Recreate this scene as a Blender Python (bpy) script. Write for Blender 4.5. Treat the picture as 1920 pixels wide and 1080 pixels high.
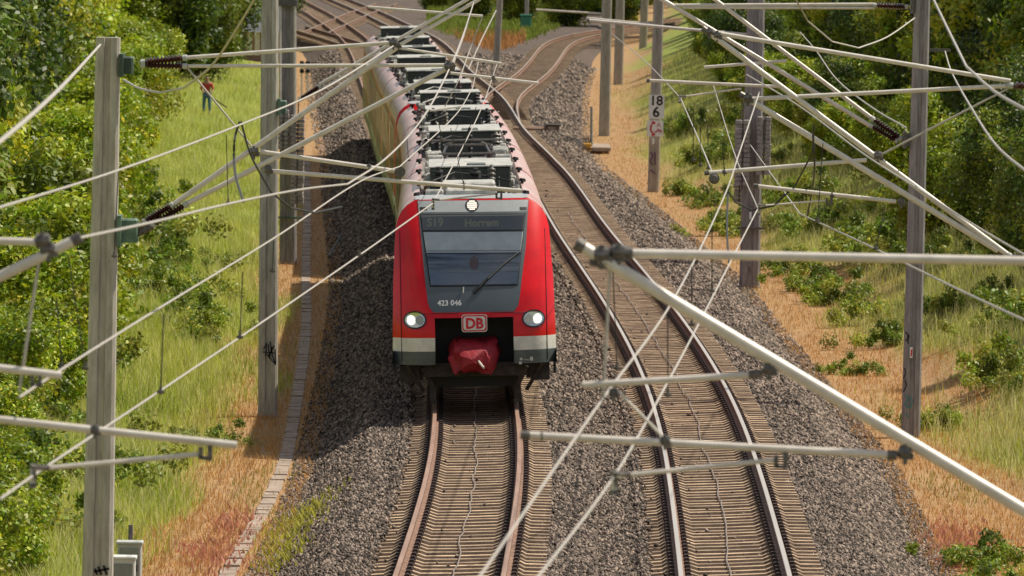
import bpy, bmesh, math, random
import numpy as np
from mathutils import Vector, noise as mnoise
random.seed(7); rng = np.random.default_rng(7)
S = bpy.context.scene; C = S.collection
for o in list(bpy.data.objects): bpy.data.objects.remove(o)
# ------------------------------------------------------------------ camera
HC = 9.3; FPX = 14450.0; PITCH = math.atan((540+178)/FPX); ROLL = math.radians(1.0)
F_ = Vector((0, math.cos(PITCH), -math.sin(PITCH))); R0 = Vector((1, 0, 0)); U0 = Vector((0, math.sin(PITCH), math.cos(PITCH)))
R_ = R0*math.cos(ROLL)+U0*math.sin(ROLL); U_ = U0*math.cos(ROLL)-R0*math.sin(ROLL)
cam = bpy.data.cameras.new('camera'); co = bpy.data.objects.new('camera', cam); C.objects.link(co)
from mathutils import Matrix
m = Matrix((R_, U_, -F_)).transposed().to_4x4(); m.translation = (0, 0, HC); co.matrix_world = m
cam.sensor_width = 36; cam.lens = FPX/1920*36; cam.clip_start = 1; cam.clip_end = 4000
cam.dof.use_dof = True; cam.dof.focus_distance = 122; cam.dof.aperture_fstop = 7.5
S.camera = co
# ------------------------------------------------------------------ light
SUN = Vector((0.52, 0.20, 0.83)).normalized()
w = bpy.data.worlds.new('World'); S.world = w; w.use_nodes = True
nt = w.node_tree; bg = nt.nodes['Background']; sk = nt.nodes.new('ShaderNodeTexSky'); sk.sky_type = 'NISHITA'
sk.sun_disc = False; sk.sun_elevation = math.asin(SUN.z); sk.sun_rotation = math.atan2(SUN.x, SUN.y)
tc_ = nt.nodes.new('ShaderNodeTexCoord'); mp_ = nt.nodes.new('ShaderNodeMapping'); mp_.inputs['Scale'].default_value = (1, 1, 2.6); cn = nt.nodes.new('ShaderNodeTexNoise'); cn.inputs['Scale'].default_value = 2.4; cn.inputs['Detail'].default_value = 7
cr = nt.nodes.new('ShaderNodeValToRGB'); cr.color_ramp.elements[0].position = .42; cr.color_ramp.elements[1].position = .66; cx_ = nt.nodes.new('ShaderNodeMix'); cx_.data_type = 'RGBA'   # broken fair weather cloud
nt.links.new(tc_.outputs['Generated'], mp_.inputs[0]); nt.links.new(mp_.outputs[0], cn.inputs['Vector']); nt.links.new(cn.outputs[0], cr.inputs[0]); nt.links.new(cr.outputs[0], cx_.inputs[0]); nt.links.new(sk.outputs[0], cx_.inputs[6]); cx_.inputs[7].default_value = (7.2, 6.9, 6.5, 1)
nt.links.new(cx_.outputs[2], bg.inputs[0]); bg.inputs[1].default_value = 0.085
sl = bpy.data.lights.new('sun', 'SUN'); sl.energy = 5.0; sl.angle = math.radians(0.5); sl.color = (1, .92, .77)
so = bpy.data.objects.new('sun', sl); C.objects.link(so); so.rotation_euler = SUN.to_track_quat('Z', 'Y').to_euler()
S.view_settings.view_transform = 'Standard'; S.view_settings.look = 'None'; S.view_settings.exposure = 0.14; S.view_settings.gamma = 1
S.render.engine = 'CYCLES'
# ------------------------------------------------------------------ pixel -> place (1920x1080 pixels of the photograph)
def ray(px, py): return F_*FPX + R_*(px-960) + U_*(540-py)
def atY(px, py, Y):
    r = ray(px, py); t = Y/r.y; return Vector((r.x*t, Y, HC+r.z*t))
def zt(Y): return float(np.interp(Y, [0, 280, 340, 400, 450, 520, 700, 1000, 2000], [0, 0, .4, 1.0, 1.4, 1.8, 2.2, 2.5, 3]))
def atZ(px, py, z=0.0):
    r = ray(px, py); t = -HC/r.z
    for _ in range(40):
        Y = r.y*t; t = (t*1 + (z+zt(Y)-HC)/r.z)/2
    return Vector((r.x*t, r.y*t, HC+r.z*t))
def spath(pts):
    ys = np.array([p[1] for p in pts]); xs = np.array([p[0] for p in pts]); i = np.argsort(ys); ys = ys[i]; xs = xs[i]
    n = len(ys); h = np.diff(ys); A = np.eye(n); b = np.zeros(n)      # natural cubic
    for k in range(1, n-1):
        A[k, k-1] = h[k-1]; A[k, k] = 2*(h[k-1]+h[k]); A[k, k+1] = h[k]; b[k] = 6*((xs[k+1]-xs[k])/h[k]-(xs[k]-xs[k-1])/h[k-1])
    M2 = np.linalg.solve(A, b)
    def f(Y):
        if Y <= ys[0]: return float(xs[0]+(Y-ys[0])*((xs[1]-xs[0])/h[0]-h[0]*M2[1]/6) - 2.6e-4*(Y-ys[0])**2*(1 if ys[0] < 200 else 0))
        if Y >= ys[-1]: return float(xs[-1]+(Y-ys[-1])*(xs[-1]-xs[-2])/h[-1])
        k = min(int(np.searchsorted(ys, Y))-1, n-2); k = max(k, 0)
        a = (ys[k+1]-Y)/h[k]; c = (Y-ys[k])/h[k]
        return float(a*xs[k]+c*xs[k+1]+((a**3-a)*M2[k]+(c**3-c)*M2[k+1])*h[k]**2/6)
    return f
def P2(p, dx=0): return (p.x+dx, p.y)
KL, KR = 0.036, 0.05
_L = [P2(atZ(842, 1080)), P2(atZ(891, 845)), P2(atY(882, 312, 148), .15), P2(atY(860, 210, 188), .15), P2(atY(837, 165, 212), .15),
      (-3.12, 259), (-3.80, 284), (-4.70, 312), P2(atZ(706, 152)), P2(atZ(668, 76)), P2(atZ(612, 34)), P2(atZ(552, 0))]
_R = [P2(atZ(1371, 1040)), P2(atZ(1305, 770)), P2(atZ(1248, 650)), (atZ(1133, 420).x-.75, atZ(1133, 420).y), (atZ(1040, 300).x-.75, atZ(1040, 300).y),
      (atZ(982, 240).x-.75, atZ(982, 240).y), P2(atZ(915, 185)), P2(atZ(861, 137)), P2(atZ(805, 77)), P2(atZ(751, 48)), P2(atZ(682, 16))]
XL = spath(_L); XR = spath(_R)
def rt(px, py): q = atZ(px, py); return (q.x-.75, q.y)
_D = [(XR(285), 285), (XR(305), 305), (XR(318), 318), rt(971, 212), rt(969, 195), rt(984, 170), rt(1017, 145), P2(atZ(1029, 100)), P2(atZ(1090, 66)), P2(atZ(1190, 50))]
XD = spath(_D)
# ------------------------------------------------------------------ materials
MATS = {}
def mat(name, col, rough=.7, metal=0, var=.0, scale=8, bump=0, col2=None, bscale=None, emit=None, estr=0, spec=.5, detail=6, coat=0, stretch=None):
    if name in MATS: return MATS[name]
    m = bpy.data.materials.new(name); m.use_nodes = True; n = m.node_tree.nodes; l = m.node_tree.links; b = n['Principled BSDF']
    b.inputs['Roughness'].default_value = rough; b.inputs['Metallic'].default_value = metal; b.inputs['Base Color'].default_value = (*col, 1)
    b.inputs['Specular IOR Level'].default_value = spec; b.inputs['Coat Weight'].default_value = coat; b.inputs['Coat Roughness'].default_value = .08
    g = n.new('ShaderNodeNewGeometry'); mp = n.new('ShaderNodeMapping'); l.new(g.outputs['Position'], mp.inputs[0])
    if stretch: mp.inputs['Scale'].default_value = stretch
    if var or col2:
        t = n.new('ShaderNodeTexNoise'); t.inputs['Scale'].default_value = scale; t.inputs['Detail'].default_value = detail; t.inputs['Roughness'].default_value = .65
        l.new(mp.outputs[0], t.inputs['Vector'])
        r = n.new('ShaderNodeValToRGB'); l.new(t.outputs[0], r.inputs[0]); r.color_ramp.elements[0].position = .36; r.color_ramp.elements[1].position = .64
        c2 = col2 if col2 else tuple(c*(1+var) for c in col); c1 = col if col2 else tuple(c*(1-var) for c in col)
        r.color_ramp.elements[0].color = (*c1, 1); r.color_ramp.elements[1].color = (*c2, 1); l.new(r.outputs[0], b.inputs['Base Color'])
    if bump:
        t = n.new('ShaderNodeTexNoise'); t.inputs['Scale'].default_value = bscale or scale*3; t.inputs['Detail'].default_value = 4; l.new(mp.outputs[0], t.inputs['Vector'])
        bm_ = n.new('ShaderNodeBump'); bm_.inputs['Strength'].default_value = bump; bm_.inputs['Distance'].default_value = .02
        l.new(t.outputs[0], bm_.inputs['Height']); l.new(bm_.outputs[0], b.inputs['Normal'])
    if emit: b.inputs['Emission Color'].default_value = (*emit, 1); b.inputs['Emission Strength'].default_value = estr
    MATS[name] = m; return m
concrete = mat('mast_concrete', (.33, .30, .25), .85, var=.0, col2=(.50, .46, .40), scale=2.2, bump=.35, bscale=30, stretch=(6, 6, 1))
concrete_r = mat('mast_concrete_brownish', (.22, .20, .20), .85, col2=(.36, .33, .33), scale=2.0, bump=.35, bscale=26, stretch=(6, 6, 1))
weightm = mat('weight_concrete', (.26, .22, .21), .9, col2=(.42, .38, .35), scale=5, bump=.4)
steel = mat('galvanised_tube', (.58, .53, .47), .42, metal=.1, col2=(.72, .66, .59), scale=6, stretch=(1, 1, 1))
steeld = mat('fitting_metal', (.13, .12, .11), .5, metal=.5, var=.4, scale=30)
wirem = mat('wire_metal', (.46, .42, .38), .55, metal=.1)
wiredk = mat('dark_cable', (.02, .02, .02), .6)
insul = mat('insulator_brown', (.055, .018, .014), .25, coat=.5)
greenp = mat('bracket_green', (.10, .17, .12), .6, var=.3)
sleeperm = mat('sleeper_concrete', (.23, .155, .10), .9, col2=(.56, .405, .265), scale=2.4, bump=.4, bscale=40)
def vary(m, lo, hi):      # each piece weathered a little differently
    n = m.node_tree.nodes; l = m.node_tree.links; b = n['Principled BSDF']; src = b.inputs['Base Color'].links[0].from_socket; oi = n.new('ShaderNodeObjectInfo'); mr = n.new('ShaderNodeMapRange'); mr.inputs[3].default_value = lo; mr.inputs[4].default_value = hi
    vm = n.new('ShaderNodeVectorMath'); vm.operation = 'SCALE'; l.new(oi.outputs['Random'], mr.inputs[0]); l.new(src, vm.inputs[0]); l.new(mr.outputs[0], vm.inputs['Scale']); l.new(vm.outputs[0], b.inputs['Base Color'])
vary(sleeperm, .72, 1.25)
railside = mat('rail_rust', (.13, .07, .045), .75, col2=(.27, .15, .10), scale=7, bump=.2)
railhead = mat('rail_polished_head', (.62, .56, .50), .35, metal=.55, col2=(.74, .66, .58), scale=2, stretch=(1, .05, 1))
railheadL = mat('rail_worn_head', (.30, .18, .13), .5, metal=.2, col2=(.42, .27, .20), scale=2, stretch=(3, .2, 1))
sleeperside = mat('sleeper_side_shade', (.085, .055, .038), .95, col2=(.16, .105, .07), scale=6)  # dark tone puts the shade on the sleeper sides into their colour
clipm = mat('rail_clip_dark', (.05, .03, .025), .7, var=.5, scale=20)
red = mat('train_red', (.62, .004, .008), .3, spec=.3, coat=.22, var=.15, scale=1.6, bump=.05, bscale=3)
redside = mat('train_red_side', (.50, .02, .015), .35, coat=.4, col2=(.56, .05, .035), scale=1.5)
greyp = mat('train_mask_grey', (.085, .105, .12), .4, coat=.2, var=.06, scale=4)
silver = mat('train_cap_silver_toplit', (.36, .38, .39), .4, var=.06, scale=8)  # silver grey brightened in its colour because the cap faces upward
whitep = mat('train_white_stripe', (.66, .65, .58), .45, var=.12, scale=5)
stripeg = mat('train_skirt_grey', (.10, .12, .115), .5, var=.15, scale=6)
black = mat('train_black', (.012, .012, .013), .6)
underm = mat('underframe_dirt', (.025, .02, .016), .85, col2=(.06, .045, .035), scale=6, bump=.4)
roofdk = mat('roof_box_dark', (.018, .024, .022), .6, col2=(.04, .05, .045), scale=3)
rooflt = mat('roof_box_light', (.28, .28, .26), .5, col2=(.58, .57, .52), scale=5)
roofmid = mat('roof_deck', (.10, .10, .095), .8, col2=(.28, .27, .25), scale=5, bump=.3)
roofsh = mat('roof_shoulder_sky_sheen', (.56, .27, .25), .35, col2=(.66, .50, .47), scale=1.2, coat=.2, stretch=(1, .5, 1))  # red shoulder paled in its colour to carry the sheen of the sky
sideglass = mat('side_window', (.03, .035, .04), .08, spec=.8)
doorm = mat('door_pale', (.30, .25, .23), .45, col2=(.40, .34, .31), scale=2)
tarp = mat('tarpaulin_red', (.22, .006, .014), .62, col2=(.36, .012, .024), scale=9, bump=.5, bscale=18)
lampm = mat('lamp_glow', (1, 1, .95), .3, emit=(1, .96, .86), estr=1.2)
lampdim = mat('lamp_reflector', (.55, .58, .55), .15, metal=.8)
lampout = mat('lamp_rim', (.02, .02, .02), .3)
trough = mat('trough_lid', (.22, .165, .125), .9, col2=(.42, .33, .26), scale=2, bump=.4)
signw = mat('sign_white', (.88, .88, .87), .5, var=.05, scale=10)
signk = mat('sign_black', (.012, .012, .012), .6)
signr = mat('sign_red', (.6, .02, .03), .6)
ylw = mat('box_yellow', (.62, .33, .03), .6, var=.2, scale=10)
bark = mat('bark', (.05, .035, .022), .9, col2=(.11, .085, .06), scale=12, bump=.6)
spray = mat('spray_paint', (.015, .015, .02), .7)
sprayt = mat('spray_teal', (.05, .26, .27), .7)
sprayp = mat('spray_purple', (.16, .08, .15), .8)
cabg = mat('cabinet_grey', (.45, .46, .43), .6, var=.1, scale=6)
cabd = mat('cabinet_door', (.24, .26, .24), .6, var=.12, scale=6)
brickm = mat('brick_wall', (.30, .17, .13), .9, col2=(.40, .25, .20), scale=4, bump=.3)
slate = mat('roof_slate', (.10, .105, .125), .8, var=.2, scale=6)
ballm = None
def gravel_mat():
    m = bpy.data.materials.new('ballast_gravel'); m.use_nodes = True; n = m.node_tree.nodes; l = m.node_tree.links; b = n['Principled BSDF']
    g = n.new('ShaderNodeNewGeometry'); v = n.new('ShaderNodeTexVoronoi'); v.inputs['Scale'].default_value = 16; l.new(g.outputs['Position'], v.inputs['Vector'])
    r = n.new('ShaderNodeValToRGB'); e = r.color_ramp.elements
    e[0].color = (.022, .016, .013, 1); e[1].color = (.25, .19, .15, 1); e.new(.5).color = (.082, .061, .049, 1)
    s = n.new('ShaderNodeSeparateColor'); l.new(v.outputs['Color'], s.inputs[0]); l.new(s.outputs[0], r.inputs[0])
    t = n.new('ShaderNodeTexNoise'); t.inputs['Scale'].default_value = .35; t.inputs['Detail'].default_value = 5; l.new(g.outputs['Position'], t.inputs['Vector'])
    mx = n.new('ShaderNodeMix'); mx.data_type = 'RGBA'; mx.blend_type = 'MULTIPLY'; mx.inputs[0].default_value = .55
    r2 = n.new('ShaderNodeValToRGB'); l.new(t.outputs[0], r2.inputs[0]); r2.color_ramp.elements[0].position = .35; r2.color_ramp.elements[1].position = .65
    r2.color_ramp.elements[0].color = (.58, .50, .46, 1); r2.color_ramp.elements[1].color = (1, .95, .9, 1)
    l.new(r.outputs[0], mx.inputs[6]); l.new(r2.outputs[0], mx.inputs[7]); l.new(mx.outputs[2], b.inputs['Base Color']); b.inputs['Roughness'].default_value = .9
    bp = n.new('ShaderNodeBump'); bp.inputs['Strength'].default_value = 1; bp.inputs['Distance'].default_value = .04; l.new(v.outputs['Distance'], bp.inputs['Height']); bp.invert = True; l.new(bp.outputs[0], b.inputs['Normal'])
    return m
ballm = gravel_mat()
def attr_mat(name, attr='tint', rough=.75, trans=.0, noise_sc=None):
    m = bpy.data.materials.new(name); m.use_nodes = True; n = m.node_tree.nodes; l = m.node_tree.links; b = n['Principled BSDF']
    a = n.new('ShaderNodeAttribute'); a.attribute_name = attr; b.inputs['Roughness'].default_value = rough; src = a.outputs['Color']
    if noise_sc:
        g = n.new('ShaderNodeNewGeometry'); t = n.new('ShaderNodeTexNoise'); t.inputs['Scale'].default_value = noise_sc; t.inputs['Detail'].default_value = 8
        l.new(g.outputs['Position'], t.inputs['Vector']); mr = n.new('ShaderNodeMapRange'); mr.inputs[3].default_value = .45; mr.inputs[4].default_value = 1.55; l.new(t.outputs[0], mr.inputs[0])
        mx = n.new('ShaderNodeVectorMath'); mx.operation = 'SCALE'; l.new(src, mx.inputs[0]); l.new(mr.outputs[0], mx.inputs['Scale']); src = mx.outputs[0]
    l.new(src, b.inputs['Base Color'])
    if trans:
        o = n['Material Output']; tr = n.new('ShaderNodeBsdfTranslucent'); l.new(src, tr.inputs[0]); ms = n.new('ShaderNodeMixShader'); ms.inputs[0].default_value = trans
        l.new(b.outputs[0], ms.inputs[1]); l.new(tr.outputs[0], ms.inputs[2]); l.new(ms.outputs[0], o.inputs[0])
    return m
grassm = attr_mat('grass_blade', trans=.35); leafm = attr_mat('leaf', rough=.5, trans=.35); groundm = attr_mat('soil_and_turf', noise_sc=3.0, rough=.95)
# ------------------------------------------------------------------ mesh helpers
def tag(o, label=None, cat=None, group=None, kind=None):
    if label: o['label'] = label
    if cat: o['category'] = cat
    if group: o['group'] = group
    if kind: o['kind'] = kind
    return o
def thing(name, loc, label, cat, group=None):
    o = bpy.data.objects.new(name, None); C.objects.link(o); o.location = loc; o.empty_display_size = .3
    return tag(o, label, cat, group)
class MB:
    def __init__(s): s.v = []; s.f = []
    def quad(s, a, b, c, d):
        i = len(s.v); s.v += [tuple(a), tuple(b), tuple(c), tuple(d)]; s.f.append((i, i+1, i+2, i+3))
    def tri(s, a, b, c):
        i = len(s.v); s.v += [tuple(a), tuple(b), tuple(c)]; s.f.append((i, i+1, i+2))
    def hexa(s, p):   # 8 points: bottom 4 ccw, top 4
        i = len(s.v); s.v += [tuple(q) for q in p]
        s.f += [(i+3, i+2, i+1, i), (i+4, i+5, i+6, i+7)] + [(i+k, i+(k+1) % 4, i+4+(k+1) % 4, i+4+k) for k in range(4)]
    def box(s, c, d, T=None):
        x, y, z = c; a, b, h = d[0]/2, d[1]/2, d[2]/2
        p = [(x-a, y-b, z-h), (x+a, y-b, z-h), (x+a, y+b, z-h), (x-a, y+b, z-h), (x-a, y-b, z+h), (x+a, y-b, z+h), (x+a, y+b, z+h), (x-a, y+b, z+h)]
        if T: p = [T(*q) for q in p]
        s.hexa(p)
    def bbox(s, c, d, bv=.02, T=None):     # box with chamfered vertical and top edges
        x, y, z = c; a, b, h = d[0]/2, d[1]/2, d[2]/2
        def ring(e, zz):
            k = bv
            return [(x-e+k, y-(b-(a-e)), zz), (x+e-k, y-(b-(a-e)), zz), (x+e, y-(b-(a-e))+k, zz), (x+e, y+(b-(a-e))-k, zz), (x+e-k, y+(b-(a-e)), zz), (x-e+k, y+(b-(a-e)), zz), (x-e, y+(b-(a-e))-k, zz), (x-e, y-(b-(a-e))+k, zz)]
        s.loft([ring(a, z-h), ring(a, z+h-bv), ring(a-bv, z+h)], True, True, T)
    def loft(s, rings, capa=True, capb=True, T=None, closed=True):
        i0 = len(s.v); n = len(rings[0])
        for r in rings: s.v += [tuple(T(*q)) if T else tuple(q) for q in r]
        for k in range(len(rings)-1):
            for j in range(n if closed else n-1):
                a = i0+k*n+j; b = i0+k*n+(j+1) % n; s.f.append((a, b, b+n, a+n))
        if capa: s.f.append(tuple(i0+j for j in range(n))[::-1])
        if capb: s.f.append(tuple(i0+(len(rings)-1)*n+j for j in range(n)))
    def tube(s, pts, r, n=8, caps=True, T=None):
        pts = [Vector(p) for p in pts]; rings = []
        rr = r if isinstance(r, (list, tuple)) else [r]*len(pts)
        for i, p in enumerate(pts):
            d = (pts[min(i+1, len(pts)-1)]-pts[max(i-1, 0)]); d = d.normalized() if d.length > 1e-9 else Vector((0, 0, 1))
            u = d.cross(Vector((0, 0, 1)));  u = Vector((1, 0, 0)) if u.length < 1e-3 else u.normalized(); v = d.cross(u).normalized()
            rings.append([p+u*math.cos(2*math.pi*k/n)*rr[i]+v*math.sin(2*math.pi*k/n)*rr[i] for k in range(n)])
        s.loft(rings, caps, caps, T)
    def rot(s, p0, p1, prof, n=12):      # lathe along p0->p1; prof: (t, radius)
        p0 = Vector(p0); p1 = Vector(p1); s.tube([p0+(p1-p0)*t for t, _ in prof], [r for _, r in prof], n)
    def build(s, name, m, parent=None, smooth=False, mats=None):
        me = bpy.data.meshes.new(name); off = parent.location if parent and parent.type == 'EMPTY' else None
        root = parent
        if parent is not None:
            off = Vector(parent.get('_off', parent.location)) if parent.type != 'EMPTY' else parent.location.copy()
        v = s.v if off is None else [(a-off[0], b-off[1], c-off[2]) for a, b, c in s.v]
        me.from_pydata(v, [], s.f); me.validate(); me.update()
        me.materials.append(m)
        if smooth: me.polygons.foreach_set('use_smooth', [True]*len(me.polygons))
        o = bpy.data.objects.new(name, me); C.objects.link(o)
        if parent is not None: o.parent = parent; OFF[o.name] = off
        return o
OFF = {}
_b = MB.build
def build(s, name, m, parent=None, smooth=False):
    off = None
    if parent is not None: off = parent.location.copy() if parent.type == 'EMPTY' else OFF.get(parent.name, Vector((0, 0, 0)))
    v = s.v if off is None else [(a-off[0], b-off[1], c-off[2]) for a, b, c in s.v]
    me = bpy.data.meshes.new(name); me.from_pydata(v, [], s.f); me.update(); me.materials.append(m)
    if smooth:
        me.polygons.foreach_set('use_smooth', [True]*len(me.polygons))
        if hasattr(me, 'set_sharp_from_angle'): me.set_sharp_from_angle(angle=math.radians(40))
    o = bpy.data.objects.new(name, me); C.objects.link(o)
    if parent is not None: o.parent = parent; OFF[o.name] = off
    return o
MB.build = build
def raw_mesh(name, V, Fq, m, tint=None, parent=None):
    me = bpy.data.meshes.new(name); V = np.asarray(V, np.float32); Fq = np.asarray(Fq, np.int32); nf, k = Fq.shape
    me.vertices.add(len(V)); me.vertices.foreach_set('co', V.ravel()); me.loops.add(nf*k); me.loops.foreach_set('vertex_index', Fq.ravel())
    me.polygons.add(nf); me.polygons.foreach_set('loop_start', np.arange(0, nf*k, k, dtype=np.int32)); me.update(calc_edges=True); me.materials.append(m)
    if tint is not None:
        a = me.attributes.new('tint', 'FLOAT_COLOR', 'POINT'); t = np.ones((len(V), 4), np.float32); t[:, :3] = tint; a.data.foreach_set('color', t.ravel())
    if name is None: return me
    o = bpy.data.objects.new(name, me); C.objects.link(o)
    if parent: o.parent = parent
    return o
# ------------------------------------------------------------------ terrain
_rf = [atZ(x, y, -.9) for x, y in [(1740, 1060), (1655, 880), (1560, 760), (1380, 530), (1255, 420), (1170, 350), (1116, 306), (1090, 250), (1092, 180), (1112, 110), (1150, 70)]]
_ry = np.array([p.y for p in _rf]); _rx = np.array([p.x for p in _rf]); _i = np.argsort(_ry); _ry = _ry[_i]; _rx = _rx[_i]
def RF(Y):
    if Y < _ry[0]: return XR(Y)+3.3
    return float(np.interp(Y, _ry, _rx)) + (max(0, Y-_ry[-1])*.03)
def LF(Y): return XL(Y)-2.95-float(np.interp(Y, [0, 450, 560, 2000], [0, 0, 5, 30]))
def ground_z(X, Y):
    l = LF(Y); r = RF(Y); base = -.95+zt(Y)
    if X < l: g = l-X; base += float(np.interp(g, [0, 2.6, 6, 12, 30, 200], [0, 0.02, .45, 1.6, 3.5, 5]))
    elif X > r: g = X-r; base += float(np.interp(g, [0, 2.3, 4.5, 8, 14, 40, 200], [0, 0.05, .95, 2.4, 4.0, 6, 7]))
    else: return base-.12*min(1, min(X-l, r-X))
    return base + .12*mnoise.noise(Vector((X*.5, Y*.12, 0)))*min(1, g*.4)
GREEN = np.array([.30, .36, .04]); DRY = np.array([.42, .25, .11]); OLIVE = np.array([.26, .25, .06])
def dryness(X, Y):
    l = LF(Y); r = RF(Y); n = mnoise.noise(Vector((X*.35, Y*.05, 3)))+.5*mnoise.noise(Vector((X*1.1, Y*.15, 9)))
    if X < l: d = (l-X); return min(1, max(0, (2.45+n*1.3-d)/.9))
    if X > r: d = (X-r); return min(1, max(.0, (3.7+n*2.0-d)/1.8))
    return 1
def make_ground():
    Ys = list(np.arange(20, 100, 10))+list(np.arange(100, 330, 2.5))+list(np.arange(330, 620, 8))+[650, 700, 780, 900, 1100, 1500, 2200]
    offL = [-400, -150, -60, -35, -25, -19, -15, -12, -10, -8.5, -7.2, -6.2, -5.4, -4.7, -4, -3.4, -2.8, -2.2, -1.6, -1, -.5, 0]
    offR = [0, .5, 1, 1.6, 2.2, 2.8, 3.4, 4, 4.7, 5.4, 6.2, 7.2, 8.5, 10, 12, 15, 19, 25, 35, 60, 150, 400]
    V = []; T = []
    for Y in Ys:
        l = LF(Y); r = RF(Y); xs = [l+o for o in offL]+list(np.linspace(l+1, r-1, 6))+[r+o for o in offR]
        for X in xs:
            V.append((X, Y, ground_z(X, Y))); d = dryness(X, Y); T.append((GREEN*.7*(1-d)+DRY*.8*d))
    n = len(offL)+len(offR)+6; F = [(a*n+b, a*n+b+1, (a+1)*n+b+1, (a+1)*n+b) for a in range(len(Ys)-1) for b in range(n-1)]
    tag(raw_mesh('ground', V, F, groundm, np.array(T)), kind='structure')
make_ground()
def ballast_z(X, Y):
    l = LF(Y); r = RF(Y); z = -.27
    if Y < 330:
        a = XL(Y); b = XR(Y)
        if abs(X-a) < 2: z += KL*(X-a)
        if abs(X-b) < 2: z += KR*(X-b)*float(np.interp(Y, [280, 330], [1, 0]))
        mid = (a+b)/2; z -= .06*max(0, 1-abs(X-mid)/.7)
    e = min(X-l, r-X); z = min(z, -.98+.72*min(1, max(0, e)/1.15)); 
    if min(abs(X-XL(Y)), abs(X-XR(Y))) < 1.28 and Y < 330: z -= .10
    z += .025*mnoise.noise(Vector((X*2.2, Y*.9, 1)))
    return z+zt(Y)
def make_ballast():
    Ys = list(np.arange(20, 100, 5))+list(np.arange(100, 330, .8))+list(np.arange(330, 620, 6))+[650, 700, 800, 1000]
    V = []; n = 60
    for Y in Ys:
        l = LF(Y); r = RF(Y)
        for j in range(n):
            t = j/(n-1); t = .5-.5*math.cos(math.pi*t) if False else t
            X = l-.1+(r-l+.2)*t; V.append((X, Y, ballast_z(X, Y)))
    F = [(a*n+b, a*n+b+1, (a+1)*n+b+1, (a+1)*n+b) for a in range(len(Ys)-1) for b in range(n-1)]
    tag(raw_mesh('ballast_bed', V, F, ballm), kind='structure')
make_ballast()
def make_stones():
    """loose stones lying on the bed: low-poly lumps, colours from their own dust"""
    N = 300000; u = rng.random(N); Y = 1/((1-u)/100+u/430)
    base = np.array([(1, 0, 0), (-1, 0, 0), (0, 1, 0), (0, -1, 0), (0, 0, 1), (0, 0, -1)], float)
    T8 = np.array([(0, 2, 4), (2, 1, 4), (1, 3, 4), (3, 0, 4), (2, 0, 5), (1, 2, 5), (3, 1, 5), (0, 3, 5)])
    Yg = np.arange(98, 440, 1.0); lf = np.array([LF(y) for y in Yg]); rf = np.array([RF(y) for y in Yg]); xl = np.array([XL(y) for y in Yg]); xr = np.array([XR(y) for y in Yg])
    l = np.interp(Y, Yg, lf)-.35; r = np.interp(Y, Yg, rf)+.35; X = l+(r-l)*rng.random(N)
    a = np.interp(Y, Yg, xl); b = np.interp(Y, Yg, xr)
    xd = np.array([XD(y) if y > 318 else 999 for y in Yg]); dd = np.interp(Y, Yg, xd); jit = 1.12+rng.random(N)*.16; keep = (np.abs(X-a) > jit) & (np.abs(X-b) > jit) & (np.abs(X-dd) > 1.25) | (rng.random(N) < .006)
    X = X[keep]; Y = Y[keep]; a = a[keep]; b = b[keep]; M = len(X)
    Z = np.array([ballast_z(float(x), float(y)) for x, y in zip(X, Y)]); Z = np.where(Z < -.97, -.95, Z); ed = (np.minimum(np.abs(X-a), np.abs(X-b)) < 1.32) & (Y < 325); Z = np.where(ed, np.maximum(Z, -.235), Z)
    sz = rng.uniform(.015, .037, M)*(1+(Y-100)/190)
    P = base[None]*(sz[:, None, None]*rng.uniform(.6, 1.3, (M, 6, 1)))+rng.normal(0, .25, (M, 6, 3))*sz[:, None, None]
    P += np.stack([X, Y, Z+.01], 1)[:, None, :]
    g = rng.random(M)**1.7; c = np.stack([.028+.34*g, .021+.262*g, .016+.21*g], 1)*rng.uniform(.85, 1.15, (M, 1))
    F = (T8[None]+np.arange(M)[:, None, None]*6).reshape(-1, 3)
    o = raw_mesh('ballast_stones', P.reshape(-1, 3), F, attr_mat('stone_chips', rough=.9), np.repeat(c, 6, 0)); tag(o, 'loose grey brown stones covering the track bed', 'gravel', kind='stuff')
make_stones()
# ------------------------------------------------------------------ tracks
def frame(Xf, K, Y):
    s = (Xf(Y+.5)-Xf(Y-.5)); n = Vector((1, -s, 0)).normalized()
    return Vector((Xf(Y), Y, zt(Y))), n, Vector((s, 1, 0)).normalized(), K
def on(Xf, K, Y, x, z, dy=0):
    p, n, t, k = frame(Xf, K, Y); return p+n*(x-k*z)+Vector((0, 0, z+k*x))+t*dy
def rail_mesh(Xf, K, side, ys, head):
    prof = [(-.036, 0), (.036, 0), (.036, -.045), (.012, -.06), (.010, -.13), (.072, -.15), (.072, -.168), (-.072, -.168), (-.072, -.15), (-.010, -.13), (-.012, -.06), (-.036, -.045)]
    b = MB(); b.loft([[on(Xf, K(Y), Y, side*.753+px, pz) for px, pz in prof] for Y in ys]); h = MB()
    h.loft([[on(Xf, K(Y), Y, side*.753+px, pz) for px, pz in [(-.034, .001), (.034, .001), (.030, .006), (-.030, .006)]] for Y in ys]); return b, h
def sleeper_mesh_data(name='sleeper'):
    st = [(-1.3, -.055), (-1.0, -.04), (-.93, 0), (-.60, 0), (-.48, -.045), (0, -.05), (.48, -.045), (.60, 0), (.93, 0), (1.0, -.04), (1.3, -.055)]
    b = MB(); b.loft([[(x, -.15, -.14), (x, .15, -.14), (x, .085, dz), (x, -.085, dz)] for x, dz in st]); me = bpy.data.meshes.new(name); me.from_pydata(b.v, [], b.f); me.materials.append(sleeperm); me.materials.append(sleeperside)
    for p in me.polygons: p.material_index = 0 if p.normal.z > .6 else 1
    return me
SLP = sleeper_mesh_data()
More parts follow.
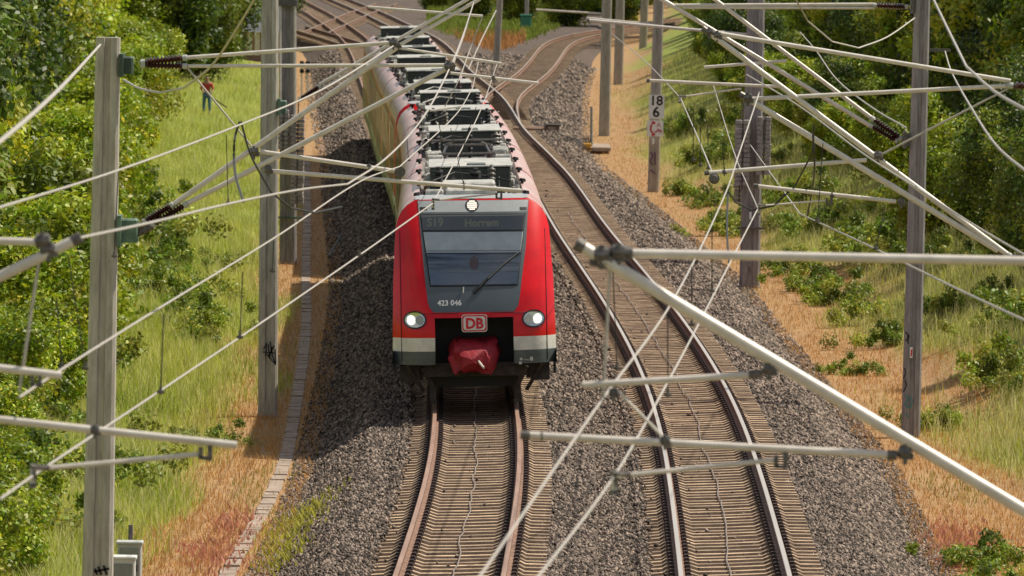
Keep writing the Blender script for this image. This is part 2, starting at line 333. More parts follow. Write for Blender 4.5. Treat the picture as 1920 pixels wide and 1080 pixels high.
def track(label, Xf, K, y0, y1, head, nparts, ystart_parts, far_from=None, group=None):
    p = Vector((Xf(y0), y0, zt(y0))); t = thing('railway_track', p, label, 'railway track', group)
    ys = list(np.arange(y0, min(y1, 340), 3))+list(np.arange(max(y0, 340), y1, 8))+[y1]
    for s in (-1, 1):
        b, h = rail_mesh(Xf, K, s, ys, head); r = b.build('rail', railside, t); h.build('rail_head', head, r)
    cnt = 0; rest = MB(); Y = y0+.3; clips = MB()
    while Y < y1:
        k = K(Y); q, n, tt, _ = frame(Xf, k, Y)
        if Y >= ystart_parts and cnt < nparts:
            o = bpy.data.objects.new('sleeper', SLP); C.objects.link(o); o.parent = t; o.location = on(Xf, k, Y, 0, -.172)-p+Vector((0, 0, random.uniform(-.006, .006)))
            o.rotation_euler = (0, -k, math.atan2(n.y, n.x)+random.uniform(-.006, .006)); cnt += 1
        elif Y < 620:
            for x0, x1, z in [(-1.3, -.95, -.215), (-.95, -.58, -.172), (-.58, .58, -.22), (.58, .95, -.172), (.95, 1.3, -.215)]:
                if Y > 330 and x0 != -.58: z = -.2
                rest.hexa([on(Xf, k, Y, x, zz, d) for zz in (-.3, z) for x, d in ((x0, -.12), (x1, -.12), (x1, .12), (x0, .12))])
        if Y < 300:
            for sx in (-1, 1):
                for dx in (-.115, .115):
                    c = sx*.753+dx; clips.hexa([on(Xf, k, Y, x, zz, d) for zz, hw in ((-.17, .05), (-.115, .03)) for x, d in ((c-hw, -.06), (c+hw, -.06), (c+hw, .06), (c-hw, .06))])
        Y += .6 if Y < 620 else 2.4
    if rest.v: tag(rest.build('sleepers_beyond', sleeperm, t), kind='stuff')
    if clips.v: tag(clips.build('rail_clips', clipm, t), kind='stuff')
    return t
kL = lambda Y: KL*float(np.interp(Y, [320, 400], [1, 0])); kR = lambda Y: KR*float(np.interp(Y, [270, 330], [1, 0])); k0 = lambda Y: 0.0
TL = track('left railway track carrying the red train, rusty brown rails on pale concrete sleepers', XL, kL, 30, 700, railheadL, 80, 104)
TR = track('right railway track beside the train, two shiny rails curving up the picture', XR, kR, 30, 700, railhead, 300, 104)
TD = track('railway track branching off to the right and curling away behind the right masts', XD, k0, 300, 620, mat('rail_brown_head', (.34, .27, .22), .5), 0, 0)
def ln(a, b): 
    p = atZ(*a); q = atZ(*b); return lambda Y: p.x+(Y-p.y)*(q.x-p.x)/(q.y-p.y)
p1 = atZ(662, 82); p2 = atZ(540, 48)
track('far yard track joining the left track, top left of the picture', ln((662, 82), (536, 44)), k0, p1.y, p2.y, MATS['rail_brown_head'], 0, 0)
q1 = atZ(592, 60); q2 = atZ(725, 6)
track('far crossover track cutting across the yard tracks at the top left', ln((592, 60), (725, 6)), k0, min(q1.y, q2.y), max(q1.y, q2.y), MATS['rail_brown_head'], 0, 0)
# conductor cable wandering down the middle of each track
for Xf, K, lab in ((XL, KL, 'thin pale cable zigzagging down the middle of the left track'), (XR, KR, 'thin pale cable zigzagging down the middle of the right track')):
    b = MB(); pts = []; Y = 100; x = 0
    while Y < 240:
        x = x*.7+random.uniform(-.035, .035); pts.append(on(Xf, K, Y, x, -.205+random.uniform(0, .02))); Y += random.uniform(.5, 1.2)
    b.tube(pts, .010, 5); tag(b.build('track_cable', mat('cable_pale', (.26, .22, .19), .6)), lab, 'cable')
# ------------------------------------------------------------------ cable trough (slab path) on the left
_pp = [atZ(x, y, -.93) for x, y in [(425, 1080), (478, 985), (527, 885), (553, 770), (572, 640), (574, 520), (576, 400), (576, 310), (590, 200), (600, 150)]]
XP = spath([(p.x, p.y) for p in _pp]); tp = thing('trough_path', (XP(100), 100, -.93), 'narrow line of worn concrete trough lids running through the orange weeds left of the tracks', 'cable trough')
cnt = 0; Y = 104; rest = MB()
bl = MB(); bl.bbox((0, 0, 0), (.24, .682, .1), .004); slabme = bpy.data.meshes.new('slab'); slabme.from_pydata(bl.v, [], bl.f); slabme.materials.append(trough)
while Y < 300:
    s = XP(Y+.5)-XP(Y-.5); zz = ground_z(XP(Y), Y)-.01+random.uniform(-.03, .006)
    o = bpy.data.objects.new('slab', slabme); C.objects.link(o); o.parent = tp; o.location = Vector((XP(Y)+random.uniform(-.012, .012), Y, zz))-tp.location; o.rotation_euler = (random.uniform(-.02, .02), random.uniform(-.02, .02), -math.atan(s)+random.uniform(-.02, .02)); cnt += 1; Y += .685
# ================================================================== TRAIN
Y0 = 141.3
HWZ = [.86, 1.44, 2.42, 3.33, 3.52, 3.66, 3.77, 3.86]; HWX = [1.51, 1.50, 1.475, 1.42, 1.37, 1.30, 1.19, 1.04]
def hw(z): return float(np.interp(z, HWZ, HWX))
def setb(x, z):
    b = .274*(z-1.4)**1.63 if z > 1.4 else .2*(1.4-z)**2
    k = abs(x)/1.5; return b+.10*k*k+.42*k**7
def TP(a, x, z, base=Y0):
    Y = base+a; return on(XL, KL*float(np.interp(Y, [320, 400], [1, 0])), Y, x, z)
def nose_xz(px, py, off=0):
    x, z = 0, 2.5
    for _ in range(12):
        a = setb(x, z)-off; q = atY(px, py, Y0+a)
        c = TP(a, 0, 0); X = q.x-c.x; Z = q.z; x = X+KL*Z; z = Z-KL*x
    return x, z
def NS(x, z, off=0): return TP(setb(x, z)-off, x, z)
def strip(left, right, off, nx=14, sub=4, px=True):
    if px: left = [nose_xz(*p) for p in left]; right = [nose_xz(*p) for p in right]
    rows = []
    for i in range(len(left)-1):
        for k in range(sub):
            t = k/sub; rows.append([(left[i][j]*(1-t)+left[i+1][j]*t) for j in (0, 1)]+[(right[i][j]*(1-t)+right[i+1][j]*t) for j in (0, 1)])
    rows.append([*left[-1], *right[-1]]); b = MB(); n = nx+1
    for a, c, d, e in rows:
        for j in range(n): t = j/nx; b.v.append(tuple(NS(a+(d-a)*t, c+(e-c)*t, off)))
    for i in range(len(rows)-1):
        for j in range(nx): b.f.append((i*n+j, (i+1)*n+j, (i+1)*n+j+1, i*n+j+1))
    # thickness: a skirt back to the shell
    ring = [j for j in range(n)]+[i*n+nx for i in range(1, len(rows))]+[(len(rows)-1)*n+j for j in range(nx-1, -1, -1)]+[i*n for i in range(len(rows)-2, 0, -1)]
    base = len(b.v); N = len(ring)
    for k in ring: p = b.v[k]; b.v.append((p[0], p[1]+off+.002, p[2]))
    for k in range(N): b.f.append((ring[k], ring[(k+1) % N], base+(k+1) % N, base+k))
    return b
def text_obj(s, size, mapf, m, parent, name='lettering', bold=0, align='CENTER', sx=1.0):
    cu = bpy.data.curves.new('t', 'FONT'); cu.body = s; cu.size = size; cu.align_x = align; cu.offset = bold; cu.resolution_u = 3
    o = bpy.data.objects.new('t', cu); me = bpy.data.meshes.new_from_object(o); b = MB()
    b.v = [tuple(mapf(v.co.x*sx, v.co.y)) for v in me.vertices]; b.f = [tuple(p.vertices) for p in me.polygons]
    bpy.data.objects.remove(o); bpy.data.curves.remove(cu); return b.build(name, m, parent)
OUT = [(1.51, .86), (1.50, 1.44), (1.475, 2.42), (1.42, 3.33), (1.37, 3.52), (1.30, 3.66), (1.19, 3.77), (1.04, 3.86), (.98, 3.87), (.96, 3.70)]
def unit(base, label, ncar=4, L=67.4):
    T = lambda a, x, z: TP(a, x, z, base)
    u = thing('passenger_train', tuple(T(0, 0, 0)), label, 'train', None)
    # shell of the nose
    def half(z0, z1, nz, mt, name, sd):
        b = MB(); s = 1 if sd else -1
        for z in np.linspace(z0, z1, nz+1):
            for k in range(8): x = s*(.72+(hw(z)-.72)*k/7); b.v.append(tuple(T(setb(x, z), x, z)))
        for i in range(nz):
            for j in range(7): q = (i*8+j, i*8+j+1, (i+1)*8+j+1, (i+1)*8+j); b.f.append(q if s > 0 else q[::-1])
        return b.build(name, mt, u, True)
    def shell(z0, z1, nz, mt, name, hole=False, xin=0):
        if hole:
            for sd in (0, 1): half(z0, z1, nz, mt, name, sd)
            return
        b = MB(); ts = np.linspace(-1, 1, 29); zs = np.linspace(z0, z1, nz+1)
        def xx(t, z): s = 1 if t > 0 else -1; a = abs(t); return s*(a/.5*.72 if a <= .5 else .72+(a-.5)/.5*(hw(z)-.72))
        for z in zs:
            for t in ts: b.v.append(tuple(T(setb(xx(t, z), z), xx(t, z), z)))
        for i in range(nz):
            for j in range(28):
                if hole and 7 <= j < 21: continue
                b.f.append((i*29+j, i*29+j+1, (i+1)*29+j+1, (i+1)*29+j))
        return b.build(name, mt, u, True)
    shell(1.72, 3.86, 24, red, 'front_panel'); shell(1.36, 1.72, 4, red, 'lower_front_panel', True)
    shell(1.11, 1.36, 3, whitep, 'white_bumper_stripe', True); shell(.86, 1.11, 3, stripeg, 'grey_bumper_stripe', True)
    b = MB()    # silver cap running from the nose top back over the roof
    for i, (a, z) in enumerate([(0, 3.855), (.12, 3.90), (.5, 3.91), (1.2, 3.90)]):
        for j in range(11):
            x = -1.04+2.08*j/10; b.v.append(tuple(T(setb(x, 3.86)*(1 if i == 0 else 1)+a, x, z+.012*(1-(x/1.04)**2))))
    b.f = [(i*11+j, i*11+j+1, (i+1)*11+j+1, (i+1)*11+j) for i in range(3) for j in range(10)]; b.build('roof_cap', silver, u, True)
    # coupler recess
    b = MB()
    for x in (-.72, .72): b.quad(T(.0, x, .80), T(.9, x, .80), T(.9, x, 1.72), T(.05, x, 1.72))
    b.quad(T(.9, -.72, .4), T(.9, .72, .4), T(.9, .72, 1.72), T(.9, -.72, 1.72)); b.quad(T(.05, -.72, 1.72), T(.05, .72, 1.72), T(.9, .72, 1.72), T(.9, -.72, 1.72))
    b.build('coupler_recess', black, u)
    # car bodies
    cl = L/ncar
    for c in range(ncar):
        a0 = (1.7 if c == 0 else c*cl+.25); a1 = ((c+1)*cl-.25 if c < ncar-1 else L-1.0); n = 8
        aa = np.linspace(a0, a1, n)
        rows = [[T(a, sx*x, z) for x, z in OUT] for a in aa for sx in (1,)]
        lo = MB(); hi = MB(); st = MB()
        for sx in (-1, 1):
            def seg(bb, pts, aas):
                i0 = len(bb.v)
                for a in aas:
                    for x, z in pts: bb.v.append(tuple(T(a if a != a0 or c else setb(x, min(z, 3.86)), sx*x, z)))
                k = len(pts)
                for i in range(len(aas)-1):
                    for j in range(k-1):
                        q = (i0+i*k+j, i0+i*k+j+1, i0+(i+1)*k+j+1, i0+(i+1)*k+j); bb.f.append(q if sx < 0 else q[::-1])
            seg(lo, [(1.5, 1.36), (1.50, 1.44), (1.475, 2.42), (1.42, 3.33)], aa); seg(hi, [(1.42, 3.33), (1.37, 3.52), (1.30, 3.66), (1.19, 3.77), (1.04, 3.86), (.98, 3.87), (.96, 3.70)], aa)
            seg(st, [(1.51, 1.11), (1.5, 1.36)], aa)
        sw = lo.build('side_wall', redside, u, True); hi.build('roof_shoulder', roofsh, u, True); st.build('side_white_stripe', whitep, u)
        sk_ = MB()
        for sx in (-1, 1): sk_.quad(T(a0 if c else .3, sx*1.51, .80), T(a1, sx*1.51, .80), T(a1, sx*1.51, 1.11), T(a0 if c else .3, sx*1.51, 1.11))
        sk_.build('side_skirt', stripeg, u)
        e = MB(); zz = [(x, z) for x, z in OUT]
        for a in (a0, a1):
            if a > 2: e.f.append(tuple(range(len(e.v), len(e.v)+2*len(zz)))); e.v += [tuple(T(a, x, z)) for x, z in zz]+[tuple(T(a, -x, z)) for x, z in zz[::-1]]
        if e.v: e.build('end_wall', redside, u)
        # gangway bellows
        if c < ncar-1:
            g = MB(); g.box(((0), a1+.25, 2.3), (2.3, .5, 2.9), lambda x, y, z: T(y, x, z)); g.build('gangway_bellows', black, u)
        dk = MB(); dk.v = [tuple(T(a, x, 3.705+.0)) for a in aa for x in (-.96, .96)]; dk.f = [(2*i, 2*i+1, 2*i+3, 2*i+2) for i in range(n-1)]; dk.build('roof_deck', roofmid, u)
        # windows and doors on both sides
        for sx in (-1, 1):
            def sp(a, z, o=.012):
                x = float(np.interp(z, [1.1, 1.44, 2.42, 3.33], [1.51, 1.5, 1.475, 1.42]))+o; return T(a, sx*x, z)
            k = 0; a = a0+(1.6 if c == 0 else .7)
            while a < a1-1.5:
                isd = k % 2 == 1; wd = 1.35 if isd else 1.5
                b = MB()
                if isd:
                    b.quad(sp(a, 1.14, .02), sp(a+wd, 1.14, .02), sp(a+wd, 3.25, .02), sp(a, 3.25, .02)); d = b.build('door', doorm, u)
                    for i in (0, 1):
                        w2 = MB(); s0 = a+.12+i*.62; w2.quad(sp(s0, 2.0, .026), sp(s0+.48, 2.0, .026), sp(s0+.48, 3.0, .026), sp(s0, 3.0, .026)); w2.build('door_window', sideglass, d)
                else:
                    b.quad(sp(a, 2.05), sp(a+wd, 2.05), sp(a+wd, 3.1), sp(a, 3.1)); b.build('window', sideglass, u)
                a += wd+.22; k += 1
        # bogies
        for ab in ((a0+2.2 if c == 0 else a0-.2),) + ((a1-2.2,) if c == ncar-1 else ()):
            bg_ = MB()
            for sx in (-1, 1):
                bg_.box((sx*1.05, ab+.6, .55), (.16, 3.0, .28), lambda x, y, z: T(y, x, z)); bg_.box((sx*1.12, ab-.4, .62), (.3, .6, .4), lambda x, y, z: T(y, x, z)); bg_.box((sx*1.12, ab+1.6, .62), (.3, .6, .4), lambda x, y, z: T(y, x, z))
            bg_.box((0, ab+.6, .6), (2, .5, .3), lambda x, y, z: T(y, x, z)); bo = bg_.build('bogie', underm, u)
            for yy in (ab-.45, ab+1.65):
                for sx in (-1, 1):
                    wm = MB(); wm.loft([[T(yy+.42*math.cos(t), sx*xx_, .42+.42*math.sin(t)) for t in np.linspace(0, 2*math.pi, 17)[:-1]] for xx_ in (.69, .82)]); wm.build('wheel', underm, bo)
        # roof equipment
    def rb(a, ln_, w_, z0, z1, mt, name, x=0, top=None):
        b = MB(); b.bbox((x, a+ln_/2, (z0+z1)/2), (w_, ln_, z1-z0), .03, lambda x, y, z: T(y, x, z)); o = b.build(name, mt, u)
        if top:
            t_ = MB(); t_.bbox((x, a+ln_/2, z1+.012), (w_+.06, ln_+.06, .03), .01, lambda x, y, z: T(y, x, z)); t_.build('roof_box_lid', top, o)
            for kx in np.linspace(-w_/2+.1, w_/2-.1, 6):
                s_ = MB(); 
            g = MB(); g.bbox((x+.12, a+.5, z1+.04), (.36, .7, .03), .01, lambda x, y, z: T(y, x, z)); g.build('vent_grille', stripeg, o)
            for sx in (-1, 1): h_ = MB(); h_.tube([T(a-.02, x+sx*.55, z0+.16), T(a-.07, x+sx*.55, z0+.18), T(a-.07, x+sx*.55, z0+.34), T(a-.02, x+sx*.55, z0+.36)], .014, 5); h_.build('grab_handle', rooflt, o)
        return o
    rb(1.75, 2.1, .95, 3.88, 4.02, rooflt, 'cab_air_conditioner', 0); rb(2.9, 1.5, 1.0, 3.75, 4.1, rooflt, 'cooling_unit', -.05)
    for a in ((6.4, 29.5, 46.7, 64.0) if L < 70 else (6.4, 22.5, 42, 60, 76, 92)): rb(a, 4.2 if a < 60 else 2.6, 1.55, 3.72, 4.27, roofdk, 'roof_box', top=rooflt)
    for a, w__, h__ in ((12.6, .8, 3.92), (36.5, 1.0, 3.95), (55.5, .9, 3.92)): rb(a, 1.6, w__, 3.72, h__, roofdk, 'low_roof_box', random.uniform(-.2, .2), top=roofmid)
    # tanks and insulators along both edges
    for a in np.arange(2.3, L-2, 2.1):
        for sx in (-1, 1):
            x = sx*(.86+random.uniform(-.06, .02)); r_ = random.uniform(.05, .085); k = random.random()*.9; a = a+random.uniform(-.5, .5)
            b = MB()
            if k < .5:
                b.rot(T(a, x-sx*.30, 3.80), T(a, x+sx*.04, 3.80), [(0, .04), (.06, r_), (.94, r_), (1, .04)], 10); b.v = [(x_, y_, z_+.14) for x_, y_, z_ in b.v]; b.build('air_tank', rooflt, u, True)
            else:
                b.rot(T(a, x, 3.70), T(a, x, 4.0), [(0, .05), (.1, .05), (.12, .09), (.2, .05), (.3, .09), (.38, .05), (.48, .09), (.56, .05), (.66, .09), (.8, .04), (1, .04)], 10); b.build('roof_insulator', (insul if k < .62 else (steeld if k < .75 else rooflt)), u, True)
    for a in np.arange(1.9, L-2, 6.3):
        for sx in (-1, 1): b = MB(); b.rot(T(a, sx*1.0, 3.86), T(a, sx*1.02, 3.97), [(0, .03), (.4, .03), (.5, .07), (1, .055)], 8); b.build('roof_knob', black, u, True)
    for x in (-.68, .68, -.80): b = MB(); b.tube([T(a, x+.03*math.sin(a), 3.78) for a in np.arange(2.0, L-2, 2.0)], .022, 6); b.build('roof_pipe', rooflt, u)
    for a in (5.6, 9.9+1.2, 28.6, 34.4, 45.8, 51.6, 63.2):
        for x in random.sample([-.62, -.35, .1, .4, .68], 3):
            b = MB(); hh = random.uniform(4.05, 4.38); rr_ = random.uniform(.06, .12); b.rot(T(a+random.uniform(-.3, .3), x, 3.7), T(a, x, hh), [(0, rr_*.5)]+[q for k in range(6) for q in ((.1+k*.14, rr_*.5), (.14+k*.14, rr_), (.19+k*.14, rr_*.9), (.21+k*.14, rr_*.5))]+[(1, rr_*.4)], 10); b.build('roof_insulator', random.choice([insul, black, steeld]), u, True)
        b = MB(); b.tube([T(a-.4, -.75, 4.05), T(a, -.3, 4.2), T(a+.1, .3, 4.12), T(a-.2, .75, 4.02)], .02, 6); b.build('roof_cable', random.choice([rooflt, black]), u)
    # folded pantograph
    for a in (22.5,):
        pb = MB()
        for sx in (-1, 1): pb.tube([T(a, sx*.5, 4.0), T(a+2.2, sx*.42, 4.12)], .03, 6); pb.tube([T(a+2.2, sx*.42, 4.14), T(a+.3, sx*.3, 4.24)], .022, 6)
        for z_, aa_ in ((4.28, .2), (4.28, .55)): pb.tube([T(a+aa_, -.95, z_-.12), T(a+aa_, -.75, z_), T(a+aa_, .75, z_), T(a+aa_, .95, z_-.12)], .025, 6)
        pb.tube([T(a, -.6, 4.0), T(a, .6, 4.0)], .035, 6); pb.tube([T(a+2.2, -.5, 4.12), T(a+2.2, .5, 4.12)], .035, 6); pb.build('pantograph', steeld, u)
        for sx in (-1, 1):
            for d in (0, 2.2): b = MB(); b.rot(T(a+d, sx*.5, 3.7), T(a+d, sx*.5, 4.0), [(0, .06), (.1, .12), (.25, .06), (.35, .12), (.5, .06), (.6, .12), (.75, .06), (1, .05)], 10); b.build('pantograph_insulator', insul, u, True)
    return u, T
U1, T1 = unit(Y0, 'red commuter train in front, headlamps lit, grey mask round its windscreen')
U2, T2 = unit(Y0+68.3, 'second red train unit coupled behind the first, its roof boxes fading into the distance', 6, 98.0)
# --- front of the leading unit
strip([(783, 376), (791, 460), (796, 515), (802, 566), (806, 578), (813, 586)], [(991, 374), (986, 460), (979, 515), (974, 560), (971, 574), (963, 584)], .010).build('windscreen_mask', greyp, U1, True)
strip([(783.5, 376.5), (785.5, 398)], [(990.5, 374.5), (988, 396)], .014).build('brow_panel', silver, U1, True)
glass = bpy.data.materials.new('windscreen_glass'); glass.use_nodes = True
n = glass.node_tree.nodes; l = glass.node_tree.links; b_ = n['Principled BSDF']; b_.inputs['Base Color'].default_value = (.02, .03, .04, 1); b_.inputs['Roughness'].default_value = .04; b_.inputs['Specular IOR Level'].default_value = .9
tr = n.new('ShaderNodeBsdfTransparent'); tr.inputs[0].default_value = (.97, .98, .98, 1); gl = n.new('ShaderNodeBsdfGlossy'); gl.inputs['Roughness'].default_value = .03
fr = n.new('ShaderNodeFresnel'); fr.inputs[0].default_value = 1.5; ms = n.new('ShaderNodeMixShader'); l.new(fr.outputs[0], ms.inputs[0]); l.new(tr.outputs[0], ms.inputs[1]); l.new(gl.outputs[0], ms.inputs[2]); l.new(ms.outputs[0], n['Material Output'].inputs[0])
gasket = strip([(787, 401), (806, 538)], [(986, 399.5), (971, 535.5)], .013, sub=10); go = gasket.build('windscreen_gasket', black, U1, True)
# cab scene seen through the glass is built shallow, just inside the pane line; tones lightened to stand in for reflected sky
def inner(l_, r_, off, mt, name, par=go): return strip(l_, r_, off, sub=4).build(name, mt, par, True)
inner([(790, 404), (793, 431)], [(983, 402.5), (980.5, 430)], .016, mat('display_panel', (.17, .185, .19), .3), 'destination_display')
inner([(794, 435), (799, 470)], [(980.5, 434), (976.5, 469)], .016, mat('sun_blind', (.74, .78, .76), .35, var=.08, scale=4), 'sun_blind')
inner([(799, 471), (799.5, 474)], [(976, 470), (976, 473)], .018, mat('blind_edge', (.72, .74, .74), .4), 'blind_edge')
inner([(800, 476), (808, 534.5)], [(976, 475), (969.5, 532)], .016, mat('cab_interior_sky_tint', (.06, .085, .115), .12, col2=(.30, .36, .42), scale=1.6, stretch=(.5, 1, 7), spec=.7), 'cab_view')
inner([(806, 512), (808, 534)], [(971, 510), (969.8, 531.5)], .018, mat('cab_desk', (.22, .28, .38), .25, spec=.6), 'driver_desk')
def on_nose(px, py, off=.02, sx=1, sy=1):
    x0, z0 = nose_xz(px, py); return lambda x, y: NS(x0+x*sx, z0+y*sy, off)
fx = on_nose(889, 493, .019)
b = MB(); b.f.append(tuple(range(14))); b.v = [tuple(fx(.085*math.cos(t), .125*math.sin(t))) for t in np.linspace(0, 2*math.pi, 15)[:-1]]; b.build('driver_face', mat('driver_skin', (.20, .13, .13), .5), go)
dm = mat('display_text', (.42, .40, .28), .5)
text_obj('S19', .21, on_nose(816, 424, .019), dm, go, 'display_lettering', .006); text_obj('Horrem', .19, on_nose(903, 424, .019), dm, go, 'display_lettering', .006)
strip([(790, 403), (808, 536)], [(983, 401.5), (969.5, 533.5)], .026, sub=8).build('windscreen', glass, U1, True)
text_obj('423 046', .135, on_nose(843, 572.5, .014), mat('number_white', (.8, .8, .8), .5), U1, 'number', .003)
# DB emblem
lx, lz = nose_xz(889.5, 606)
def rrect(w_, h_, r_, n_=5):
    p = []
    for cx, cy, a0 in ((w_/2-r_, h_/2-r_, 0), (-w_/2+r_, h_/2-r_, 90), (-w_/2+r_, -h_/2+r_, 180), (w_/2-r_, -h_/2+r_, 270)):
        for k in range(n_): t = math.radians(a0+90*k/(n_-1)); p.append((cx+r_*math.cos(t), cy+r_*math.sin(t)))
    return p
for (w_, h_, o_, mt, nm) in ((.47, .32, .006, whitep, 'emblem_rim'), (.445, .295, .009, red, 'emblem_border'), (.40, .25, .012, whitep, 'emblem_field')):
    b = MB(); pp = rrect(w_, h_, .05); b.v = [tuple(NS(lx+x, lz+y, o_)) for x, y in pp]+[tuple(NS(lx+x, lz+y, -.01)) for x, y in pp]; N = len(pp); b.f = [tuple(range(N))]+[(k, (k+1) % N, N+(k+1) % N, N+k) for k in range(N)]; b.build(nm, mt, U1)
text_obj('DB', .265, on_nose(889.5, 615.5, .016), red, U1, 'emblem_letters', .009, sx=.95)
# headlamps
for (px, py, s) in ((778, 600, 1), (1000.5, 597, -1)):
    fm = on_nose(px, py, .012); 
    def disc(rx, ry, o, cx=0, n_=22):
        x0, z0 = nose_xz(px, py); bb = MB(); bb.v = [tuple(NS(x0+cx+rx*math.cos(t), z0+ry*math.sin(t), o)) for t in np.linspace(0, 2*math.pi, n_+1)[:-1]]; N = n_
        bb.v += [tuple(NS(x0+cx+rx*math.cos(t), z0+ry*math.sin(t), -.02)) for t in np.linspace(0, 2*math.pi, n_+1)[:-1]]; bb.f = [tuple(range(N))]+[(k, (k+1) % N, N+(k+1) % N, N+k) for k in range(N)]; return bb
    h = disc(.215, .165, .026).build('headlight', lampout, U1); disc(.185, .138, .038).build('lens', lampdim, h); disc(.072, .085, .046, -s*.07*-1 if False else (-.075 if s > 0 else .075)).build('bulb', lampm, h)
    disc(.075, .085, .046, (.085 if s > 0 else -.085)).build('marker_bulb', mat('marker_lens', (.35, .37, .34), .2), h)
px, py = 885, 384.5
x0, z0 = nose_xz(px, py)
def disc2(r, o, n_=18, cx=0, cz=0): 
    bb = MB(); bb.v = [tuple(NS(x0+cx+r*math.cos(t), z0+cz+r*math.sin(t)*.92, o)) for t in np.linspace(0, 2*math.pi, n_+1)[:-1]]+[tuple(NS(x0+cx+r*math.cos(t), z0+cz+r*math.sin(t)*.92, -.02)) for t in np.linspace(0, 2*math.pi, n_+1)[:-1]]
    bb.f = [tuple(range(n_))]+[(k, (k+1) % n_, n_+(k+1) % n_, n_+k) for k in range(n_)]; return bb
lampw = mat('lamp_dim_glow', (1, .95, .85), .3, emit=(1, .92, .8), estr=.75)
h = disc2(.125, .022).build('top_lamp', lampout, U1); disc2(.10, .027).build('lens', mat('top_lens', (.45, .42, .38), .2), h)
for i in range(-2, 3):
    for j in range(-2, 3):
        if i*i+j*j <= 5: disc2(.014, .030, 8, i*.036, j*.036).build('bulb', lampw, h)
for px_ in (794, 981): strip([(px_-7, 388), (px_-6.5, 394)], [(px_+7, 388), (px_+6.5, 394)], .017).build('marker_slot', black, U1)
# thin joints between the body panels
for nm, pl_ in (('panel_seam', [(sx*1.34, z) for z in np.linspace(.92, 3.3, 16)]) for sx in (-1, 1)):
    b = MB(); b.tube([NS(x, z, .002) for x, z in pl_], .007, 4); b.build(nm, black, U1)
b = MB(); b.tube([NS(x, 1.80, .002) for x in np.linspace(-.95, -.30, 8)]+[NS(-.30, 1.74, .002)], .005, 4); b.build('panel_seam', black, U1)
b = MB(); b.tube([NS(x, 1.80, .002) for x in np.linspace(.95, .30, 8)]+[NS(.30, 1.74, .002)], .005, 4); b.build('panel_seam', black, U1)
# wiper
wq = [NS(*nose_xz(x, y), .045) for x, y in ((887, 549), (899, 538), (925, 512), (950, 490), (973, 472))]
b = MB(); b.tube(wq, [.03, .03, .02, .014, .010], 6); wo = b.build('wiper', black, U1); b = MB(); b.tube([NS(*nose_xz(x, y), .06) for x, y in ((915, 522), (945, 494), (972, 473))], .016, 5); b.build('wiper_blade', mat('wiper_shine', (.12, .12, .12), .3), wo)
b = MB(); b.tube([NS(*nose_xz(x, y), .03) for x, y in ((869, 538), (868, 549))], .012, 6); b.build('washer_nozzle', rooflt, U1)
# small service marks on the grey skirt
for (xa, ya, xb, yb) in ((975, 671, 979, 675), (994, 669, 999, 676), (973, 678, 978, 683)): strip([(xa, ya), (xa, yb)], [(xb, ya), (xb, yb)], .005, nx=1, sub=1).build('service_mark', whitep, U1)
b = MB(); x_, z_ = nose_xz(986, 675)
text_obj('Notentriegelung', .035, on_nose(986, 675, .006), whitep, U1, 'service_lettering', .0)
# coupler under its tarpaulin
b = MB(); nu, nv = 60, 30; cx, cz = nose_xz(889, 667, 0); 
for i in range(nv+1):
    for j in range(nu):
        t = 2*math.pi*j/nu; v = i/nv; rr = min(1, v*3.2)**.35
        wx = .45; wz = .28; c_, s_ = math.cos(t), math.sin(t); sq = lambda q: math.copysign(abs(q)**.30, q)
        x = cx+wx*sq(c_)*rr; z = cz+(.0)+wz*sq(s_)*rr-(.10 if s_ < 0 else 0)*abs(c_)
        nn = (abs(mnoise.noise(Vector((x*4.5, z*3.5, v*2))))-.25)*.22+(abs(mnoise.noise(Vector((x*11, z*9, v*5))))-.2)*.08; x *= (1-.22*max(0, (cz-z)/.32))
        b.v.append(tuple(T1(-.16+v*.8+nn*1.1+max(0, z-cz)*.45, x+nn*.6, z+nn*.8)))
b.f = [(i*nu+j, i*nu+(j+1) % nu, (i+1)*nu+(j+1) % nu, (i+1)*nu+j) for i in range(nv) for j in range(nu)]; tc = b.build('coupler_cover', tarp, U1, True)
b = MB(); b.tube([T1(-.1, cx+.06, cz-.07), T1(-.4, cx+.17, cz-.20)], .022, 8); b.build('coupler_pin', steel, tc)
b = MB(); b.box((0, .5, .75), (1.9, .3, .25), T1 and (lambda x, y, z: T1(y, x, z)))
for sx in (-1, 1):
    b.tube([T1(.35, sx*.95, .8), T1(.5, sx*.78, .45)], .05, 6); b.tube([T1(.3, sx*1.25, .86), T1(.6, sx*.95, .35)], .035, 6); b.box((sx*.78, .55, .28), (.12, .12, .32), lambda x, y, z: T1(y, x, z)); b.box((sx*1.2, .7, .68), (.35, .5, .3), lambda x, y, z: T1(y, x, z))
b.build('rail_guard', underm, U1)
for sx in (-1, 1): b = MB(); b.box((sx*1.47, .5, .76), (.05, .12, .22), lambda x, y, z: T1(y, x, z)); b.build('step_bracket', black, U1)
